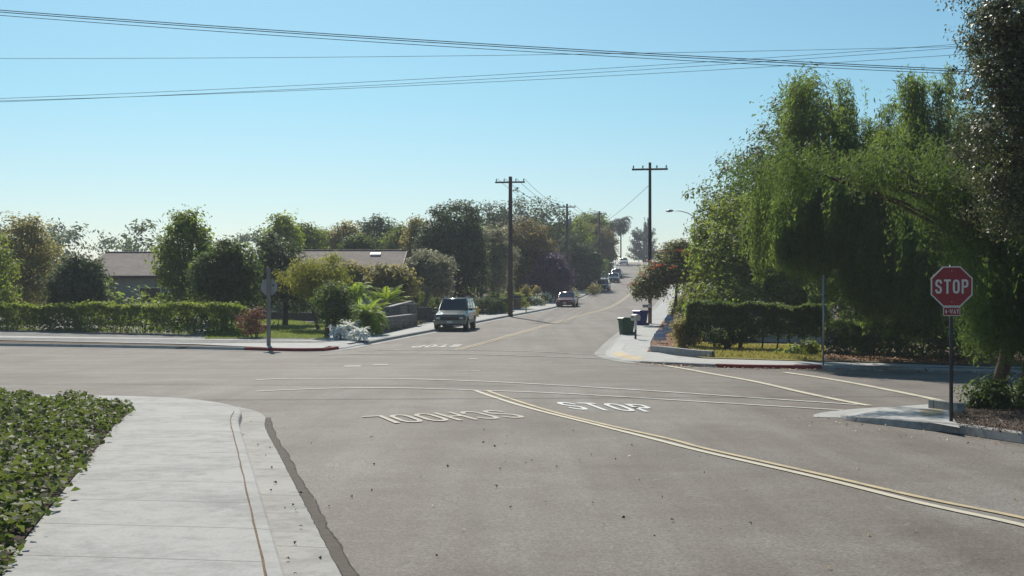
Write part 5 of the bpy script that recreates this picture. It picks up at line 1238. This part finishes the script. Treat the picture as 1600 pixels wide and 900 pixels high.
def thicket(label, spots, mat, n, leaf, clump):
    bl = [((x, y, zg(y) + h * .4), (w, w, h * .6)) for x, y, w, h in spots]; c, nn = crown_pts(bl, n, clump, 22, .6, .2)
    return tag(quads('undergrowth', leaves(c, nn, *leaf), mat, None), label, 'undergrowth', kind='stuff')
def clear(x, y, d): return abs(x - np.interp(y, [p.y for p in ctr], [p.x for p in ctr])) > d
sp = []
while len(sp) < 120:
    x, y = rr.uniform(-75, 20), rr.uniform(96, 290)
    if clear(x, y, 12) and x < np.interp(y, [p.y for p in ctr], [p.x for p in ctr]): sp.append((x, y, rr.uniform(1.6, 3), rr.uniform(1.8, 3.4)))
while len(sp) < 150: sp.append((rr.uniform(-60, -24), rr.uniform(78, 100), rr.uniform(1.5, 2.5), rr.uniform(1.6, 2.8)))
thicket('dense green undergrowth between the gardens left of the hill road', sp, 'lf_mid', 60000, (.34, .17), .4)
sp = []
while len(sp) < 90:
    x, y = rr.uniform(12, 85), rr.uniform(72, 300)
    if clear(x, y, 11) and x > np.interp(y, [p.y for p in ctr], [p.x for p in ctr]): sp.append((x, y, rr.uniform(1.8, 3.2), rr.uniform(2, 4)))
thicket('dark undergrowth on the slope right of the hill road', sp, 'lf_dark', 40000, (.34, .17), .4)

# ------------------------------------------------------------------ ground cover and litter
def scatter(name, pts, mat, L, W, lift=.008, tilt=.25, n_up=1.0):
    c = np.array(pts); n = np.tile(np.array([[0, 0, n_up]]), (len(c), 1)) + rng.normal(size=(len(c), 3)) * tilt; c[:, 2] += lift
    return tag(quads(name, leaves(c, n, L, W, fold=.3), mat, None), kind='stuff')
def in_poly(poly, n):
    p = np.array(poly); lo, hi_ = p.min(0), p.max(0); out = []
    while len(out) < n:
        x, y = lo + rng.random(2) * (hi_ - lo); ins = False; j = len(p) - 1
        for i in range(len(p)):
            if (p[i, 1] > y) != (p[j, 1] > y) and x < (p[j, 0] - p[i, 0]) * (y - p[i, 1]) / (p[j, 1] - p[i, 1]) + p[i, 0]: ins = not ins
            j = i
        if ins: out.append((x, y))
    return out
def ground_pts(poly, n, off): return [(x, y, zg(y) + off) for x, y in in_poly(poly, n)]
MT['dryleaf'] = leafmat('dry_leaf', (.10, .045, .02), (.30, .16, .07), (.3, .15, .05), .15)
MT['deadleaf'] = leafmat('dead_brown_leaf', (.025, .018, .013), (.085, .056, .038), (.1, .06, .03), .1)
MT['darkbit'] = plain('dark_seed_pod', (.02, .015, .012), .9)
MT['paleleaf'] = leafmat('pale_fallen_leaf', (.22, .16, .09), (.5, .42, .28), (.3, .25, .1), .15)
MT['grassblade'] = leafmat('grass_blade', (.055, .070, .016), (.145, .150, .045), (.22, .24, .05), .3, accent=(.26, .21, .09), acc=.25)
MT['dryblade'] = leafmat('dry_grass_blade', (.15, .14, .03), (.34, .30, .10), (.36, .33, .08), .3)
rt = [tuple(p) for p in Lr[j1:j4 + 14:3]]; rt2 = [tuple(p) for p in offset(Lr[j1:j4 + 14:3], -.55)]
tag(scatter('leaf_litter', ground_pts(rt + rt2[::-1], 420, .012), 'dryleaf', .10, .06), 'dry leaves gathered along the far right kerb', 'leaf litter')
tag(scatter('leaf_litter', ground_pts([XY(1290, 563.5, .15), XY(1400, 568, .15), XY(1535, 572.5, .15), (21, 47), XY(1290, 550, .15)], 2600, .19), 'dryleaf', .11, .07, .02, .5), 'rust coloured leaf litter under the pepper tree', 'leaf litter')
nn_ = [p for p in Ln[q1:] if p.y > 14]
tag(scatter('leaf_litter', [(x, y, .012) for x, y in in_poly([tuple(p) for p in nn_] + [tuple(p) for p in offset(nn_, -1.6)][::-1], 130)], 'paleleaf', .05, .03, .008, .4), 'small fallen leaves on the asphalt below the stained kerb', 'leaf litter')
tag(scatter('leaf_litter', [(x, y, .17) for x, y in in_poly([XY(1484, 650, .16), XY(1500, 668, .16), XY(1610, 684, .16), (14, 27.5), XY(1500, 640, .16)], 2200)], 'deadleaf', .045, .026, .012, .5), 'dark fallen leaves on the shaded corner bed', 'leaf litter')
pts = []
for k in range(70):
    i = random.randrange(len(pl)); p = pl[i]; n = NN[i]; d = -abs(random.gauss(0, .5)) - .02 if k % 3 else -random.uniform(0, .12)
    pts.append((p.x + n.x * d + random.uniform(-.2, .2), p.y + n.y * d + random.uniform(-.3, .3), .014))
pts += [(random.uniform(-3, 3), random.uniform(10.5, 24), .006) for _ in range(42)]
tag(scatter('fallen_pods', pts, 'darkbit', .045, .03, .01, .5), 'dark seed pods strewn along the near gutter and asphalt', 'seed pods')
tag(scatter('fallen_pods', [(random.uniform(-5, 7), random.uniform(10.8, 26), .006) for _ in range(40)], 'paleleaf', .05, .03, .008, .4), 'pale leaf scraps on the near asphalt', 'leaf scraps')
def grass(label, poly, n, off, mat, h=(.04, .09)):
    c = np.array(ground_pts(poly, n, off)); hh = rng.uniform(*h, (n, 1)); c[:, 2:3] += hh * .45
    nr = rng.normal(size=(n, 3)) * np.array([1, 1, .1]); V = leaves(c, nr, hh, hh * .35, np.tile(np.array([[0, 0, 1.0]]), (n, 1)), .3)
    return tag(quads('grass', V, mat, None), label, 'grass', kind='stuff')
ed = [tuple(p) for k, p in enumerate(offset(LN['NL'], 2.25)) if 6 < p.y < 31 and p.x > -9]
c = np.array(ground_pts(ed + [(-22, 34.0), (-24, 30), (-11, 12), (-5.5, 6)], 62000, .16)); el = np.array(ed)
dist = np.min(np.linalg.norm(c[:, None, :2] - el[None, ::2], axis=2), 1)
hgt = (.10 + .12 * (np.sin(c[:, 0] * 1.9) * np.sin(c[:, 1] * 1.3 + 1) + 1) + .08 * np.sin(c[:, 0] * 5 + c[:, 1] * 3.1)) * np.clip(dist * 1.6 + .15, 0, 1)
c[:, 2] += np.maximum(.01, hgt) * rng.uniform(.35, 1.0, len(c)); c[:, :2] += rng.normal(size=(len(c), 2)) * .07
MT['ivy'] = leafmat('ivy_leaf', (.020, .038, .014), (.070, .098, .030), (.2, .26, .04), .28, accent=(.16, .11, .05), acc=.16)
tag(quads('ground_cover', leaves(c, np.tile(np.array([[0, 0, 1.0]]), (len(c), 1)) + rng.normal(size=c.shape) * .55, .10, .075), 'ivy', None), 'low ivy ground cover beside the wide concrete sidewalk', 'ground cover', kind='stuff')
MT['grassgreen'] = leafmat('green_grass_blade', (.06, .095, .014), (.16, .20, .035), (.3, .36, .04), .35)
grass('short sunlit lawn of the far left corner', lawn, 20000, .165, 'grassgreen')
grass('yellow dry grass seen below the clipped hedge', [XY(1078, 553, .15), XY(1104, 559, .15), XY(1284, 564.5, .15), XY(1290, 545, .15), XY(1085, 538, .15)], 9000, .176, 'dryblade', (.06, .16))
tag(scatter('mulch_chips', ground_pts(mul, 900, .17), 'dryleaf', .12, .05, .02, .5), 'reddish bark chips around the blue yard signs', 'mulch')

EXPOSURE = 0.12; HAZE = .00045

# ------------------------------------------------------------------ light, air and camera
SUN_AZ, SUN_EL = R(-13), R(41)          # from the line of sight, to the left; the sun stands ahead of the camera
w = bpy.data.worlds.new('World'); sc.world = w; w.use_nodes = True
nt = w.node_tree; nt.nodes.clear()
sky = nt.nodes.new('ShaderNodeTexSky'); sky.sky_type = 'NISHITA'; sky.sun_disc = False
sky.sun_elevation = SUN_EL; sky.sun_rotation = SUN_AZ; sky.air_density = 1.0; sky.dust_density = .6; sky.ozone_density = 1.6
bg = nt.nodes.new('ShaderNodeBackground'); bg.inputs[1].default_value = .08
ow = nt.nodes.new('ShaderNodeOutputWorld')
tc = nt.nodes.new('ShaderNodeTexCoord'); sx = nt.nodes.new('ShaderNodeSeparateXYZ'); nt.links.new(tc.outputs['Generated'], sx.inputs[0])
mr = nt.nodes.new('ShaderNodeMapRange'); mr.inputs[1].default_value = .0; mr.inputs[2].default_value = .16; nt.links.new(sx.outputs[2], mr.inputs[0])
tint = nt.nodes.new('ShaderNodeMixRGB'); tint.inputs[1].default_value = (1.0, .97, 1.04, 1); tint.inputs[2].default_value = (.69, 1.04, 1.08, 1); nt.links.new(mr.outputs[0], tint.inputs[0])
mu = nt.nodes.new('ShaderNodeMixRGB'); mu.blend_type = 'MULTIPLY'; mu.inputs[0].default_value = 1; nt.links.new(sky.outputs[0], mu.inputs[1]); nt.links.new(tint.outputs[0], mu.inputs[2])
nt.links.new(mu.outputs[0], bg.inputs[0]); nt.links.new(bg.outputs[0], ow.inputs[0])
sl = bpy.data.lights.new('sun', 'SUN'); sl.energy = 5.0; sl.angle = R(.55); sl.color = (1, .93, .83)
so = bpy.data.objects.new('sun', sl); COL.objects.link(so)
ds = Vector((math.sin(SUN_AZ) * math.cos(SUN_EL), math.cos(SUN_AZ) * math.cos(SUN_EL), math.sin(SUN_EL)))
so.rotation_euler = (-ds).to_track_quat('-Z', 'Y').to_euler(); so.location = (0, 0, 60)

hm = bpy.data.materials.new('haze'); hm.use_nodes = True; hn = hm.node_tree; hn.nodes.clear()
ho = hn.nodes.new('ShaderNodeOutputMaterial'); hv = hn.nodes.new('ShaderNodeVolumePrincipled')
hv.inputs['Color'].default_value = (.86, .92, 1, 1); hv.inputs['Density'].default_value = HAZE; hv.inputs['Anisotropy'].default_value = .2
hn.links.new(hv.outputs[0], ho.inputs['Volume'])
if HAZE:
    bm = B(); box(bm, (0, 420, 12.2), (850, 970, 26.8)); tag(obj('haze', bm, hm), kind='stuff')

cam = bpy.data.cameras.new('camera'); co = bpy.data.objects.new('camera', cam); COL.objects.link(co)
co.location = (0, 0, CH); co.rotation_euler = (R(90), 0, 0)
cam.sensor_width = 36; cam.lens = 36 * F / 1600; cam.shift_y = (HY - 450) / 1600; cam.clip_end = 6000; cam.clip_start = .1
sc.camera = co
sc.view_settings.view_transform = 'Standard'; sc.view_settings.look = 'None'; sc.view_settings.exposure = EXPOSURE; sc.view_settings.gamma = 1
cy = sc.cycles
cy.max_bounces = 7; cy.diffuse_bounces = 3; cy.glossy_bounces = 3; cy.transmission_bounces = 4; cy.transparent_max_bounces = 4; cy.volume_bounces = 0
cy.use_denoising = True
cy.sample_clamp_indirect = 2.5
